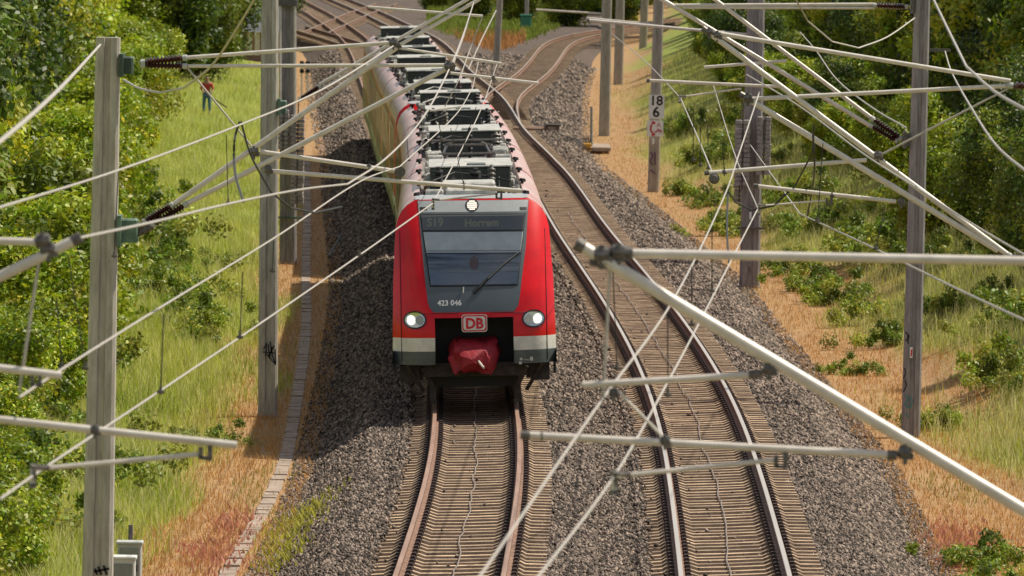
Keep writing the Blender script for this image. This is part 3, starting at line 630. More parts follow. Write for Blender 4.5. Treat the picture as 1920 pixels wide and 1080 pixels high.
# ================================================================== MASTS AND CANTILEVERS
def pole(t, base, top, wb, wt, mt, depth=1.0):
    b = MB(); base = Vector(base); top = Vector(top); rings = []
    for k in range(7):
        f = k/6; c = base.lerp(top, f); h = (wb+(wt-wb)*f)/2; d = h*depth; g = h*.28; r = h*.22
        rings.append([(c.x-h, c.y-d+r, c.z), (c.x-h+r, c.y-d, c.z), (c.x-g, c.y-d, c.z), (c.x-g*.8, c.y-d+.035, c.z), (c.x+g*.8, c.y-d+.035, c.z), (c.x+g, c.y-d, c.z), (c.x+h-r, c.y-d, c.z), (c.x+h, c.y-d+r, c.z), (c.x+h, c.y+d-r, c.z), (c.x+h-r, c.y+d, c.z), (c.x-h+r, c.y+d, c.z), (c.x-h, c.y+d-r, c.z)])
    b.loft(rings); return b.build('pole', mt, t)
def mast(label, basepx, toppx, wpx, Y=None, mt=concrete, zb=None, ztop=None, taper=.82, cat='catenary mast'):
    if Y is None: Y = atZ(basepx[0], basepx[1], -.95).y
    s = FPX/Y; p = atY(basepx[0], basepx[1], Y); q = atY(toppx[0], toppx[1], Y)
    zg = ground_z(p.x, Y)-.3
    k = (zg-p.z)/(q.z-p.z); base = p.lerp(q, k)
    if ztop is not None: q = p.lerp(q, (ztop-p.z)/(q.z-p.z))
    t = thing('catenary_mast', (base.x, Y, base.z+.3), label, cat); pole(t, base, q, wpx/s, wpx/s*taper, mt); return t, Y
def TB(parent, name, a, b_, Y, r, mt=steel, cap=False, Y2=None, n=10):
    b = MB(); p = atY(*a, Y); q = atY(*b_, Y2 or Y); b.tube([p, q], r, n); o = b.build(name, mt, parent, True)
    if cap: c = MB(); d = (q-p).normalized(); c.tube([p-d*.05, p+d*.012], r*1.12, n); c.build('end_cap', steeld, o)
    return o
def clamp(parent, p, Y, s=.06, mt=steeld):
    q = atY(*p, Y); b = MB(); b.rot(q+Vector((-s, 0, 0)), q+Vector((s, 0, 0)), [(0, s*.5), (.1, s), (.9, s), (1, s*.5)], 8); b.tube([q+Vector((0, -.02, -s*1.7)), q+Vector((0, -.02, s*1.2))], s*.35, 6)
    b.box((q.x+s*.8, q.y, q.z-s*.6), (s*.9, s*1.4, s*.9)); return b.build('clamp', mt, parent, True)
def insulator(parent, a, c, Y, r=.075, ns=10):
    p = atY(*a, Y); q = atY(*c, Y); prof = [(0, r*.55), (.10, r*.55), (.101, r*.35)]
    for k in range(ns): t = .13+.74*k/ns; prof += [(t, r*.38), (t+.74/ns*.45, r), (t+.74/ns*.6, r*.9), (t+.74/ns*.95, r*.38)]
    prof += [(.9, r*.35), (.901, r*.6), (1, r*.6)]; b = MB(); b.rot(p, q, prof, 12); o = b.build('insulator', insul, parent, True)
    c1 = MB(); c1.rot(p, p.lerp(q, .11), [(0, r*.5), (.2, r*.72), (1, r*.7)], 10); c1.build('insulator_cap', cabg, o, True); c1 = MB(); c1.rot(p.lerp(q, .89), q, [(0, r*.72), (.8, r*.72), (1, r*.5)], 10); c1.build('insulator_cap', cabg, o, True); return o
def bracket(parent, p, Y, w_=.22, h_=.26, mt=greenp):
    q = atY(*p, Y); b = MB(); b.bbox((q.x, q.y, q.z), (w_, .25, h_), .02); b.box((q.x-w_*.4, q.y, q.z), (.05, .5, h_*1.3)); return b.build('bracket', mt, parent)
def drop(parent, p, Y, s=.09):
    q = atY(*p, Y); b = MB(); b.box((q.x, q.y, q.z-s), (s*.55, .04, s*2)); b.box((q.x-s*.55, q.y, q.z-s*1.7), (s*1.1, .05, s*.4)); b.box((q.x-s*1.1, q.y, q.z-s*1.1), (s*.5, .05, s*1.4)); return b.build('drop_bracket', steeld, parent)
def steady(parent, a, c, Y, r=.016):
    p = atY(*a, Y); q = atY(*c, Y); b = MB(); b.tube([p+Vector((0, 0, -.09)), p, p.lerp(q, .06), q], [r*1.5, r*1.5, r, r], 7); o = b.build('steady_arm', steel, parent, True)
    e = MB(); e.tube([p+Vector((0, 0, -.12)), p+Vector((.0, 0, .02)), p.lerp(q, .1)], [r*1.6, r*1.9, r*1.2], 6); e.build('clip', steeld, o); return o
# near masts stand outside the frame; their arms reach in
YA, YB, YC = 50.0, 98.0, 151.0
# --- left foreground (its pole is just off the left edge)
tA, _ = mast('concrete mast beyond the left edge whose grey arms reach in at the lower left', (-640, 1200), (-640, 300), 110, YA, ztop=7.7)
TB(tA, 'diagonal_tube', (139, 451), (-640, 830), YA, .036, cap=True); TB(tA, 'top_tube', (80, 454), (-640, 436), YA, .026); clamp(tA, (80, 452), YA, .05); clamp(tA, (92, 468), YA, .045)
o = TB(tA, 'registration_tube', (444, 835), (-560, 726), YA, .026); clamp(o, (178, 806), YA, .032); TB(tA, 'registration_tube', (115, 704), (-500, 630), YA, .026); drop(tA, (75, 700), YA, .045)
drop(tA, (394, 832), YA, .055); steady(tA, (62, 880), (375, 852), YA, .016)
TB(tA, 'stay_wire', (78, 455), (36, 735), YA, .010, wirem)
# --- left mast with two complete arms
tB, _ = mast('pale concrete mast nearest on the left, its square top showing', (183, 1080), (203, 70), 60, YB, taper=.74)
bracket(tB, (238, 122), YB, .16, .22, mat('bracket_green_dark', (.04, .07, .05), .6)); bracket(tB, (240, 432), YB, .26, .30)
insulator(tB, (352, 108), (262, 118), YB, .06); insulator(tB, (352, 124), (262, 122), YB, .055)
insulator(tB, (326, 383), (268, 418), YB, .065); insulator(tB, (352, 381), (282, 424), YB, .065)
b = MB(); b.tube([atY(250, 433, YB), atY(272, 420, YB)], .05, 8); b.tube([atY(254, 440, YB), atY(286, 424, YB)], .045, 8); b.build('hinge', steeld, tB)
TB(tB, 'diagonal_tube', (745, 88), (326, 383), YB, .036, cap=True); TB(tB, 'diagonal_tube', (846, 124), (350, 382), YB, .034, cap=True)
TB(tB, 'top_tube', (735, 80), (352, 108), YB, .027); TB(tB, 'top_tube', (840, 122), (352, 124), YB, .024)
clamp(tB, (738, 80), YB, .055); clamp(tB, (842, 124), YB, .06); clamp(tB, (476, 284), YB, .06); clamp(tB, (503, 318), YB, .05)
o = TB(tB, 'registration_tube', (750, 322), (487, 284), YB, .029); clamp(o, (692, 312), YB, .03)
b = MB(); q = atY(750, 322, YB); b.loft([[(q.x+.07*math.cos(t), q.y+dy, q.z+.07*math.sin(t)) for t in np.linspace(0, 2*math.pi, 15)[:-1]] for dy in (-.03, .03)]); b.build('pulley', steeld, o)
o = TB(tB, 'registration_tube', (978, 358), (510, 321), YB, .029); clamp(o, (870, 350), YB, .025); drop(tB, (940, 358), YB, .055); steady(tB, (812, 376), (934, 363), YB, .012)
TB(tB, 'stay_wire', (352, 128), (478, 282), YB, .013, wirem)
# --- middle left mast
tC, YC1 = mast('slim grey concrete mast in the weeds left of the train, black graffiti near its foot', (502, 785), (506, 0), 37, mt=concrete, ztop=7.9)
bracket(tC, (530, 200), YC1, .16, .25); insulator(tC, (602, 160), (560, 188), YC1, .07)
TB(tC, 'diagonal_tube', (878, -2), (600, 158), YC1, .036); TB(tC, 'diagonal_tube', (900, -2), (606, 166), YC1, .038)
TB(tC, 'registration_tube', (941, 119), (735, 88), YC1, .028); o = TB(tC, 'registration_tube', (1010, 156), (838, 136), YC1, .03); clamp(o, (925, 146), YC1, .04)
TB(tC, 'registration_tube', (905, 30), (690, 13), YC1, .028)
steady(tC, (800, 208), (865, 200), YC1, .02)
# --- far left double mast with weights
tE, YE = mast('dark double post behind the slim left mast, carrying a stack of tension weights', (540, 497), (540, 5), 32, mt=concrete_r, ztop=7.8)
for x in (525.5, 553): b = MB(); b.tube([atY(x, 235, YE-.35), atY(x, -20, YE-.35)], .045, 6); b.build('guide_rod', steel, tE)
b = MB(); q = atY(543, 408, YE-.3); b.box((q.x, q.y, q.z), (.75, .08, .05)); b.build('crossbar', greenp, tE)
b = MB(); q = atY(540, 4, YE-.3); b.bbox((q.x, q.y, q.z), (.55, .3, .2), .03); b.build('head_beam', steeld, tE)
def weights(label, px, py0, py1, wpx, Y, rows):
    q = atY(px, py1, Y); t = thing('weight_stack', tuple(q), label, 'tension weights'); s = FPX/Y; w_ = wpx/s; H = (py1-py0)/s; h = H/rows
    bb = MB(); g = .15*w_
    for sx in (-1, 1): bb.bbox((sx*(w_/4+g*.25), 0, 0), (w_/2-g*.5, w_*.8, h*.86), .015)
    bb.box((0, .1*w_, 0), (g*2, w_*.4, h*.7)); me = bpy.data.meshes.new('weight'); me.from_pydata(bb.v, [], bb.f); me.materials.append(weightm)
    for k in range(rows): o = bpy.data.objects.new('weight', me); C.objects.link(o); o.parent = t; o.location = (random.uniform(-.012, .012), 0, h*(k+.5)); o.rotation_euler = (0, 0, random.uniform(-.06, .06))
    r = MB(); r.tube([q+Vector((0, 0, -.1)), q+Vector((0, 0, H+.5))], .018, 6); r.build('hanging_rod', steeld, t)
weights('stack of pale tension weights hanging beside the left double post', 556.5, 215, 383, 25, YE-.5, 21)
weights('second shorter stack of weights half hidden behind the slim left mast', 531, 205, 280, 20, YE-.45, 9)
# --- right foreground (pole off the right edge)
tF, _ = mast('concrete mast beyond the right edge whose long white tube crosses the lower right', (2330, 1400), (2350, 300), 115, YA, ztop=7.9)
TB(tF, 'diagonal_tube', (1092, 463), (2320, 1196), YA, .041, cap=True, n=14); TB(tF, 'top_tube', (1180, 475), (2320, 497), YA, .030, n=12)
clamp(tF, (1128, 478), YA, .055); clamp(tF, (1160, 473), YA, .05); b = MB(); b.tube([atY(1165, 474, YA), atY(1186, 475, YA)], .045, 10); b.tube([atY(1147, 500, YA), atY(1105, 492, YA)], .025, 6); b.build('swivel', steeld, tF)
o = TB(tF, 'registration_tube', (990, 816), (1668, 853), YA, .025, cap=True, n=12); clamp(o, (1247, 826), YA, .035); clamp(o, (1016, 817), YA, .02); b = MB(); b.tube([atY(1664, 853, YA), atY(1682, 854, YA)], .034, 10); b.tube([atY(1682, 854, YA), atY(1700, 846, YA)], .018, 8); b.build('end_fitting', steeld, o)
clamp(tF, (1697, 848), YA, .045)
o = TB(tF, 'registration_tube', (1092, 722), (1408, 703), YA, .022, n=12); b = MB(); b.tube([atY(1404, 703, YA), atY(1423, 701, YA)], .03, 10); b.tube([atY(1420, 702, YA), atY(1440, 692, YA)], .018, 6); b.build('end_fitting', steeld, o); clamp(tF, (1442, 692), YA, .04)
drop(tF, (1473, 848), YA, .055); steady(tF, (1152, 893), (1460, 862), YA, .016)
TB(tF, 'steady_rod', (1157, 732), (1246, 822), YA, .010, steel); clamp(tF, (1150, 737), YA, .03)
TB(tF, 'stay_wire', (1146, 462), (1131, 748), YA, .010, wirem)
# --- right second set (pole off the right edge)
tG, _ = mast('mast out of frame right whose two sloping tubes enter from the right edge', (2010, 1080), (2040, 60), 60, YB, mt=concrete_r, ztop=7.8)
TB(tG, 'diagonal_tube', (1323, 57), (1890, 478), YB, .037, cap=True); TB(tG, 'diagonal_tube', (1393, 180), (1872, 470), YB, .040, cap=True)
TB(tG, 'top_tube', (1343, 62), (1895, 152), YB, .030); TB(tG, 'top_tube', (1402, 186), (1890, 161), YB, .029)
insulator(tG, (1886, 160), (2010, 168), YB, .06); insulator(tG, (1884, 476), (1990, 520), YB, .06)
clamp(tG, (1330, 60), YB, .05); clamp(tG, (1345, 66), YB, .05); clamp(tG, (1402, 184), YB, .06)
o = TB(tG, 'registration_tube', (1328, 324), (1625, 300), YB, .028, cap=True); clamp(o, (1358, 322), YB, .03)
b = MB(); q = atY(1339, 335, YB); b.loft([[(q.x+r*math.cos(t), q.y+dy, q.z+r*math.sin(t)) for t in np.linspace(0, 2*math.pi, 15)[:-1]] for dy, r in ((-.05, .04), (-.03, .07), (.03, .07), (.05, .04))]); b.build('pulley', steeld, o)
o = TB(tG, 'registration_tube', (1420, 349), (1680, 378), YB, .027, cap=True); clamp(o, (1560, 366), YB, .03); clamp(tG, (1646, 292), YB, .055); clamp(tG, (1690, 379), YB, .045)
drop(tG, (1559, 368), YB, .055); steady(tG, (1423, 386), (1548, 376), YB, .012); TB(tG, 'stay_wire', (1652, 290), (1890, 166), YB, .014, wirem)
# --- right mast in the grass
tH, YH = mast('tall brown grey mast on the right grass with sticker and spray paint', (1707, 822), (1729, 0), 35, mt=concrete_r, ztop=8.1)
insulator(tH, (1632, 220), (1692, 262), YH, .08); insulator(tH, (1630, 234), (1684, 266), YH, .07); bracket(tH, (1704, 262), YH, .2, .25, steeld)
TB(tH, 'diagonal_tube', (1326, -12), (1634, 221), YH, .042); TB(tH, 'diagonal_tube', (1224, -12), (1630, 235), YH, .044)
insulator(tH, (1636, 10), (1704, 13), YH, .07); TB(tH, 'top_tube', (1250, 10), (1640, 8), YH, .034); TB(tH, 'top_tube', (1280, 14), (1640, 15), YH, .03); bracket(tH, (1716, 10), YH, .16, .25, steeld)
TB(tH, 'registration_tube', (1217, 151), (1470, 163), YH, .034, cap=True); TB(tH, 'registration_tube', (1320, 126), (1475, 114), YH, .032); steady(tH, (1275, 182), (1390, 166), YH, .018)
b = MB(); q = atY(1758, 94, YH); b.box((q.x, q.y, q.z), (.5, .08, .06)); b.build('spare_arm', steeld, tH)
# --- right mast with weights
tI, YI = mast('stout brown grey mast flanked by two stacks of tension weights on the right', (1405, 541), (1418, 0), 38, mt=concrete_r, ztop=8)
b = MB(); q = atY(1407, 428, YI-.35); b.box((q.x, q.y, q.z), (.72, .1, .06)); b.build('crossbar', steeld, tI)
TB(tI, 'registration_tube', (1104, 38), (1400, 65), YI, .045, cap=True)
weights('left stack of tension weights on the right mast', 1391, 224, 348, 27, YI-.5, 14); weights('right stack of tension weights on the right mast', 1431, 218, 328, 26, YI-.5, 13); weights('lower stack of tension weights behind the left one on the right mast', 1386, 240, 380, 20, YI+.6, 16)
# --- distant masts
tJ, YJ = mast('slim concrete mast carrying the white number plate 18 over 6', (1225, 361), (1235, 0), 22, mt=concrete, ztop=8)
tK, YK = mast('far concrete mast by the grey post, left of the plate mast', (1133, 256), (1138, 0), 21, ztop=8.3)
tM, YM = mast('thinner far mast just right of the one by the grey post', (1159, 160), (1163, 0), 18, ztop=9.5)
mast('faint slim mast behind the plate mast at the top', (1206, 78), (1209, 0), 15, Y=470, ztop=10)
mast('lone far mast between yard and branch track, above the train roof', (932, 97), (937, 0), 13, Y=410, ztop=10, mt=concrete)
mast('tiny far pole on the horizon with green cabinet at its foot', (987, 62), (988, 0), 8, Y=500, ztop=11)
TB(tJ, 'registration_tube', (1100, 34), (1228, 46), YJ, .045); TB(tK, 'registration_tube', (1005, 18), (1135, 26), YK, .045)
# ------------------------------------------------------------------ wires
def cat_wire(name, label, pts, r=.0095, mt=wirem, cat='overhead wire', n=6, seg=14, group=None):
    r *= .93; A = np.array([(x, y, 1/Y) for x, y, Y in pts], float); out = []
    if len(A) > 2:
        d = np.sqrt(np.maximum(1e-6, np.hypot(np.diff(A[:, 0]), np.diff(A[:, 1])))); t = np.concatenate([[0], np.cumsum(d)])
        m_ = np.zeros_like(A); sl_ = np.diff(A, axis=0)/d[:, None]; m_[0] = sl_[0]; m_[-1] = sl_[-1]; mo = m_
        for k in range(1, len(A)-1): m_[k] = (sl_[k-1]*d[k]+sl_[k]*d[k-1])/(d[k]+d[k-1])
        mi = m_.copy()      # incoming tangents; corners (wire held by an arm) keep their own on each side
        for k in range(1, len(A)-1):
            u1 = sl_[k-1][:2]/np.hypot(*sl_[k-1][:2]); u2 = sl_[k][:2]/np.hypot(*sl_[k][:2])
            if u1@u2 < .955: mi[k] = sl_[k-1]; m_[k] = sl_[k]
        for k in range(len(A)-1):
            for q in range(seg):
                u = q/seg; v = A[k]*(2*u**3-3*u**2+1)+m_[k]*d[k]*(u**3-2*u**2+u)+A[k+1]*(-2*u**3+3*u**2)+mi[k+1]*d[k]*(u**3-u**2); out.append(atY(v[0], v[1], 1/v[2]))
        out.append(atY(A[-1][0], A[-1][1], 1/A[-1][2]))
    else: out = [atY(x, y, Y) for x, y, Y in pts]
    b = MB(); b.tube(out, r, n); o = b.build(name, mt, None, True); tag(o, label, cat, group); return o
ZC = 5.55
def zpt(px, py, z=ZC): r = ray(px, py); t = (z-HC)/r.z; return (px, py, r.y*t)
cat_wire('contact_wire', 'pale contact wire running from lower left up to the train roof', [(0, 936, 47.5), (62, 892, 50), (300, 733, 63), (480, 612, 74), (676, 477, 86), (812, 381, 98), (899, 211, 140), (932, 120, 176)])
cat_wire('contact_wire', 'raised contact wire from the lower left arm to the pulley left of the train', [(36, 745, 49), (120, 690, 52), (300, 577, 64), (510, 449, 80), (680, 338, 92), (750, 312, 98), (858, 211, 130), (886, 165, 150), (897, 116, 170)])
cat_wire('carrier_wire', 'sagging carrier wire from the black capped tube at left to the arm over the train', [(145, 447, 50), (280, 418, 56), (430, 382, 64), (560, 356, 71), (652, 345, 78), (720, 300, 84), (790, 225, 90), (842, 130, 98), (868, 66, 124), (888, 5, 151)], .011)
cat_wire('carrier_wire', 'highest thin carrier wire crossing the left masts diagonally', [(-20, 395, 52), (220, 320, 66), (450, 234, 80), (600, 170, 89), (738, 86, 98)], .011)
cat_wire('feeder_wire', 'thick blurred feeder wire rising across the top left bushes', [(-30, 290, 46), (60, 215, 50), (120, 158, 60), (188, 84, 97)], .016)
cat_wire('feeder_wire', 'slack loop of wire hanging beside the top of the nearest left mast', [(232, 150, 96), (262, 166, 94), (300, 174, 92), (345, 165, 90), (395, 125, 88), (440, 60, 86), (482, -10, 84)], .016)
cat_wire('contact_wire', 'contact wire climbing from bottom centre over the right track', [(985, 1112, 42.5), (1010, 1080, 43.3), (1150, 895, 50), (1257, 707, 62), (1307, 613, 70), (1370, 490, 83), (1421, 391, 98), (1380, 296, 122), (1337, 158, 168)])
cat_wire('carrier_wire', 'second pale wire beside it crossing under the big white tube', [(870, 1120, 41), (900, 1080, 42), (1130, 748, 50), (1253, 578, 64), (1360, 363, 88), (1385, 290, 93), (1424, 172, 98)])
cat_wire('contact_wire', 'raised contact wire from the hanging pulley up past the plate mast', [(1335, 322, 98), (1310, 262, 115), (1276, 184, 150), (1215, 120, 185), (1147, 63, 250)], .012)
cat_wire('carrier_wire', 'thin wire crossing the right mast and falling toward the right edge', [(1407, 272, 150), (1500, 401, 110), (1640, 466, 88), (1810, 549, 68), (1935, 607, 58)], .011)
cat_wire('carrier_wire', 'thin wire between the two big right tubes running to the right edge', [(1400, 140, 104), (1500, 200, 96), (1627, 294, 88), (1733, 361, 80), (1820, 418, 74), (1935, 486, 66)], .010)
cat_wire('feeder_wire', 'blurred wire falling through the top right corner', [(1746, -10, 84), (1775, 50, 80), (1812, 125, 74), (1865, 172, 68), (1940, 215, 60)], .015)
cat_wire('feeder_wire', 'lower blurred wire curving down to the right edge through the bushes', [(1772, 96, 147), (1783, 132, 110), (1820, 200, 80), (1870, 275, 72), (1935, 330, 64)], .013)
cat_wire('feeder_wire', 'slack wire loop near the top of the right mast', [(1490, -5, 110), (1515, 40, 112), (1560, 78, 114), (1610, 90, 120), (1662, 70, 132), (1715, 34, 146)], .014)
cat_wire('feeder_wire', 'thin branch wire high over the right bushes', [(1500, 60, 150), (1530, 95, 135), (1570, 150, 118), (1640, 205, 106), (1700, 240, 98)], .012)
cat_wire('stay_wire', 'short wire from the middle of the yard tracks to the train roof', [(905, 30, 151), (882, 90, 151), (860, 150, 150), (834, 200, 150)], .012)
cat_wire('stay_wire', 'thin far wire above the train roof, left of the lone far mast', [(890, 0, 200), (872, 60, 200), (846, 130, 198)], .016)
cat_wire('stay_wire', 'far wire slanting from the lone far mast to the train roof', [(930, 20, 230), (905, 70, 226), (878, 130, 220)], .018)
# black jumper cables
cat_wire('jumper_cable', 'black jumper cable hanging straight below the left arm joint', [(449, 228, 82), (440, 262, 82), (441, 325, 80), (456, 378, 68)], .014, wiredk, 'cable')
cat_wire('jumper_cable', 'long black jumper cable looping from the left arm across both left masts', [(452, 228, 82), (470, 290, 82), (508, 360, 82), (545, 390, 83), (590, 399, 84), (640, 388, 85)], .013, wiredk, 'cable')
cat_wire('jumper_cable', 'black jumper cable curving round under the right pulley', [(1366, 360, 98), (1380, 380, 98), (1410, 394, 98), (1450, 386, 98), (1490, 350, 98), (1524, 285, 97), (1526, 235, 96)], .013, wiredk, 'cable')
cat_wire('jumper_cable', 'short black jumper dropping from the right tube to the thin wire', [(1524, 250, 96), (1527, 320, 97), (1514, 405, 106)], .012, wiredk, 'cable')
cat_wire('jumper_cable', 'pair of black leads hanging from the right contact wire', [(1365, 365, 94), (1363, 430, 90), (1367, 492, 84)], .013, wiredk, 'cable')
# droppers
dl = [((763, 257), (766, 300)), ((640, 238), (640, 345)), ((674, 342), (674, 478)), ((424, 252), (428, 380)), ((513, 452), (511, 508)), ((307, 590), (301, 735)), ((455, 510), (450, 632)), ((222, 322), (214, 480)), ((106, 560), (116, 690)), ((128, 480), (160, 690)), ((1335, 425), (1335, 545)), ((1297, 500), (1297, 608)), ((1148, 480), (1157, 690)), ((1252, 590), (1252, 740)), ((1437, 205), (1434, 275)), ((1528, 255), (1527, 300)), ((1543, 268), (1533, 415)), ((1660, 385), (1642, 466)), ((1300, 205), (1300, 300)), ((1313, 215), (1313, 310)), ((1327, 230), (1328, 315)), ((1355, 270), (1358, 320)), ((893, 200), (850, 335)), ((845, 240), (869, 345)), ((820, 210), (828, 262))]
desc = ['in front of the train side', 'over the dark gravel left of the train', 'hanging to the lower left contact wire beside the train', 'left of the first left mast pair', 'crossing the slim left mast', 'low over the left grass', 'over the grass between the left masts', 'in front of the nearest left mast', 'over the left bushes', 'left of the nearest left mast', 'right of the right track', 'over the right gravel', 'beside the big white tube end', 'over the right track middle', 'near the right weight stacks', 'by the right jumper', 'down to the thin right wire', 'left of the right grass mast', 'over the far right grass', 'beside the pulley wires', 'next to the hanging pulley', 'right of the pulley', 'above the second roof box', 'above the first roof box', 'above the roof insulators', 'short one above the right track']
for k, (a, c) in enumerate(dl):
    Yd = float(np.interp(c[1], [200, 380, 480, 560, 740], [130, 96, 84, 74, 62])) if k not in (22, 23, 24) else 115
    b = MB(); p = atY(*a, Yd); q = atY(*c, Yd); b.tube([p, q], .0055, 5); o = b.build('dropper_wire', wiredk); tag(o, 'thin dark dropper wire '+desc[k], 'overhead wire')
    b2 = MB(); b2.tube([q+Vector((0, 0, .05)), q-Vector((0, 0, .02))], .012, 6); b2.tube([q+Vector((-.03, 0, 0)), q+Vector((.03, 0, 0))], .015, 6); OFF[o.name] = Vector((0, 0, 0)); b2.build('clip', steeld, o)
# ------------------------------------------------------------------ signs and small trackside things
def plate(t, x0, y0, x1, y1, Y, mt=signw):
    p = atY(x0, y0, Y); q = atY(x1, y1, Y); b = MB(); b.box(((p.x+q.x)/2, Y, (p.z+q.z)/2), (q.x-p.x, .03, p.z-q.z)); return b.build('plate', mt, t)
def flat(px, py, Y): q = atY(px, py, Y); return lambda x, y: (q.x+x, Y, q.z+y)
YS = YJ-.4; t = thing('distance_sign', tuple(atY(1231, 224, YS)), 'white distance plate reading 18 over 6 high on the slim right mast', 'sign')
plate(t, 1217, 178, 1245, 223, YS); text_obj('18', .48, flat(1230.5, 197, YS-.02), signk, t, 'digits', .012); text_obj('6', .52, flat(1230, 219, YS-.02), signk, t, 'digits', .012)
t = thing('telephone_sign', tuple(atY(1229, 257, YS)), 'square white sign with red telephone handset below the distance plate', 'sign')
plate(t, 1213.5, 226, 1243.5, 256, YS); fl = flat(1228.5, 241, YS-.02)
b = MB(); pts = [(-.02-.13*math.cos(a), .2*math.sin(a)) for a in np.linspace(-1.15, 1.15, 9)]
for i in range(8):
    (xa, ya), (xb, yb) = pts[i], pts[i+1]; b.quad(fl(xa-.045, ya), fl(xa+.02, ya), fl(xb+.02, yb), fl(xb-.045, yb))
for sy in (-1, 1): b.quad(fl(-.12, sy*.23-.05), fl(.0, sy*.2-.05), fl(.0, sy*.2+.04), fl(-.12, sy*.23+.04))
b.build('handset_symbol', signr, t); text_obj('A', .22, flat(1235, 238, YS-.02), signr, t, 'letter', .0)
b = MB()
for (xa, ya, xb, yb) in ((-.1, -.14, .22, -.06), (.02, -.16, .1, .0), (.1, 0, .16, -.15), (.2, -.02, .22, -.17), (.14, -.05, .26, -.1)):
    d = Vector((xb-xa, yb-ya)).normalized()*.012; b.quad(fl(xa-d.y, ya+d.x), fl(xa+d.y, ya-d.x), fl(xb+d.y, yb-d.x), fl(xb-d.y, yb+d.x))
b.build('scrawl', signr, t)
t = thing('number_tag', tuple(atY(1225, 270, YS)), 'tiny white tag on the mast just under the telephone sign', 'tag'); plate(t, 1223, 259, 1227, 270, YS)
def scrawl(parent, Y, strokes, mt, w_=.02):
    b = MB()
    for st in strokes:
        for (a, c) in zip(st[:-1], st[1:]):
            p = atY(*a, Y); q = atY(*c, Y); d = (q-p); d = Vector((-d.z, 0, d.x)).normalized()*w_/2; b.quad(p-d, p+d, q+d, q-d)
    return b.build('graffiti', mt, parent)
scrawl(tC, YC1-.215, [[(494, 655), (500, 643), (498, 668)], [(503, 645), (505, 670), (510, 650), (507, 662), (514, 648)], [(493, 660), (517, 662)], [(506, 640), (511, 668), (517, 684)], [(516, 655), (517, 684), (500, 664)]], spray, .022)
scrawl(tH, YH-.20, [[(1697, 622), (1705, 630), (1698, 640)], [(1702, 628), (1703, 645)], [(1696, 690), (1698, 700), (1694, 710)], [(1697, 712), (1700, 722), (1694, 735)]], spray, .022)
scrawl(tH, YH-.205, [[(1698, 740), (1704, 748), (1697, 758), (1704, 765)], [(1706, 742), (1711, 752), (1706, 765)], [(1698, 775), (1703, 783)]], sprayt, .024)
scrawl(tI, YI-.26, [[(1398, 250+200), (1402, 470)], [(1404, 500), (1408, 512)]], sprayp, .02)
scrawl(tJ, YJ-.24, [[(1220, 285), (1224, 292), (1219, 302), (1224, 310)], [(1228, 285), (1228, 310)], [(1219, 318), (1228, 326)]], sprayp, .05)
scrawl(tB, YB-.21, [[(178, 1066), (182, 1078)], [(184, 1062), (190, 1078)], [(194, 1060), (200, 1078)], [(176, 1072), (205, 1066)]], spray, .03)
stk = thing('sticker', tuple(atY(1709, 672, YH-.2)), 'small red and white sticker on the right grass mast', 'sticker'); plate(stk, 1706, 651, 1711, 671, YH-.205, signw); b = MB(); p = atY(1707, 668, YH-.225); q = atY(1711, 655, YH-.225); b.quad(p, p+Vector((.03, 0, 0)), q, q-Vector((.03, 0, 0))); b.build('stripe', signr, stk)
tg2 = thing('number_tag', tuple(atY(1407, 412, YI-.3)), 'small white tag on the stout right mast above its crossbar', 'tag'); plate(tg2, 1405, 397, 1409, 411, YI-.32)
# cabinets bottom left
def cabinet(label, x0, x1, ytop, Y, mt, post=False):
    p = atY(x0, ytop, Y); q = atY(x1, ytop, Y); w_ = q.x-p.x; cx = (p.x+q.x)/2; zg = ground_z(cx, Y); t = thing('control_cabinet', (cx, Y, zg), label, 'cabinet')
    b = MB(); b.bbox((cx, Y, (zg+p.z)/2), (w_, .3, p.z-zg), .015); o = b.build('housing', mt, t)
    b = MB(); b.bbox((cx, Y, p.z+.015), (w_+.04, .34, .04), .01); b.build('lid', mt, t)
    b = MB(); b.box((cx, Y-.155, (zg+p.z)/2+.03), (w_*.8, .02, (p.z-zg)*.8)); d = b.build('door', cabd, t); b = MB(); b.box((cx+w_*.3, Y-.172, (zg+p.z)/2+.1), (.03, .02, .1)); b.build('handle', black, d)
    if post: b = MB(); b.tube([(cx, Y+.2, zg), (cx, Y+.2, p.z+.25)], .035, 8); b.build('post', mat('wood_post', (.12, .10, .09), .9, var=.3), t)
cabinet('grey trackside cabinet with a short post, behind the white one at bottom left', 221, 266, 1018, 112, cabd if False else cabg, True)
cabinet('small white trackside cabinet cut off by the bottom edge at left', 210, 254, 1046, 108, mat('cabinet_white', (.62, .62, .58), .5, var=.06, scale=5))
# point machine, box, post and slab by the switch
p = atZ(1035, 246, -.25); t = thing('point_machine', tuple(p), 'brown point machine with rods beside the switch', 'point machine')
b = MB(); b.bbox((p.x, p.y, p.z+.12), (.62, 1.6, .26), .03); o = b.build('housing', mat('motor_brown', (.16, .12, .09), .7, var=.3), t)
b = MB(); b.bbox((p.x+.05, p.y, p.z+.27), (.66, 1.7, .05), .01); b.build('lid', underm, o); b = MB(); b.box((p.x-.02, p.y-.82, p.z+.12), (.3, .03, .2)); b.build('front_plate', mat('plate_tan', (.36, .27, .2), .7), o)
for dy in (-.5, .3, 1.4): b = MB(); b.tube([(p.x-.3, p.y+dy, p.z+.08), (p.x-1.6, p.y+dy+.2, p.z+.1)], .05, 8); b.build('rod', mat('rod_rust', (.28, .18, .12), .7), t)
p = atZ(1100, 284, -.75); t = thing('junction_box', tuple(p), 'small yellow box with dark cables at the foot of the grey post', 'box')
b = MB(); b.bbox((p.x, p.y, p.z+.18), (.36, .4, .3), .02); b.build('housing', ylw, t)
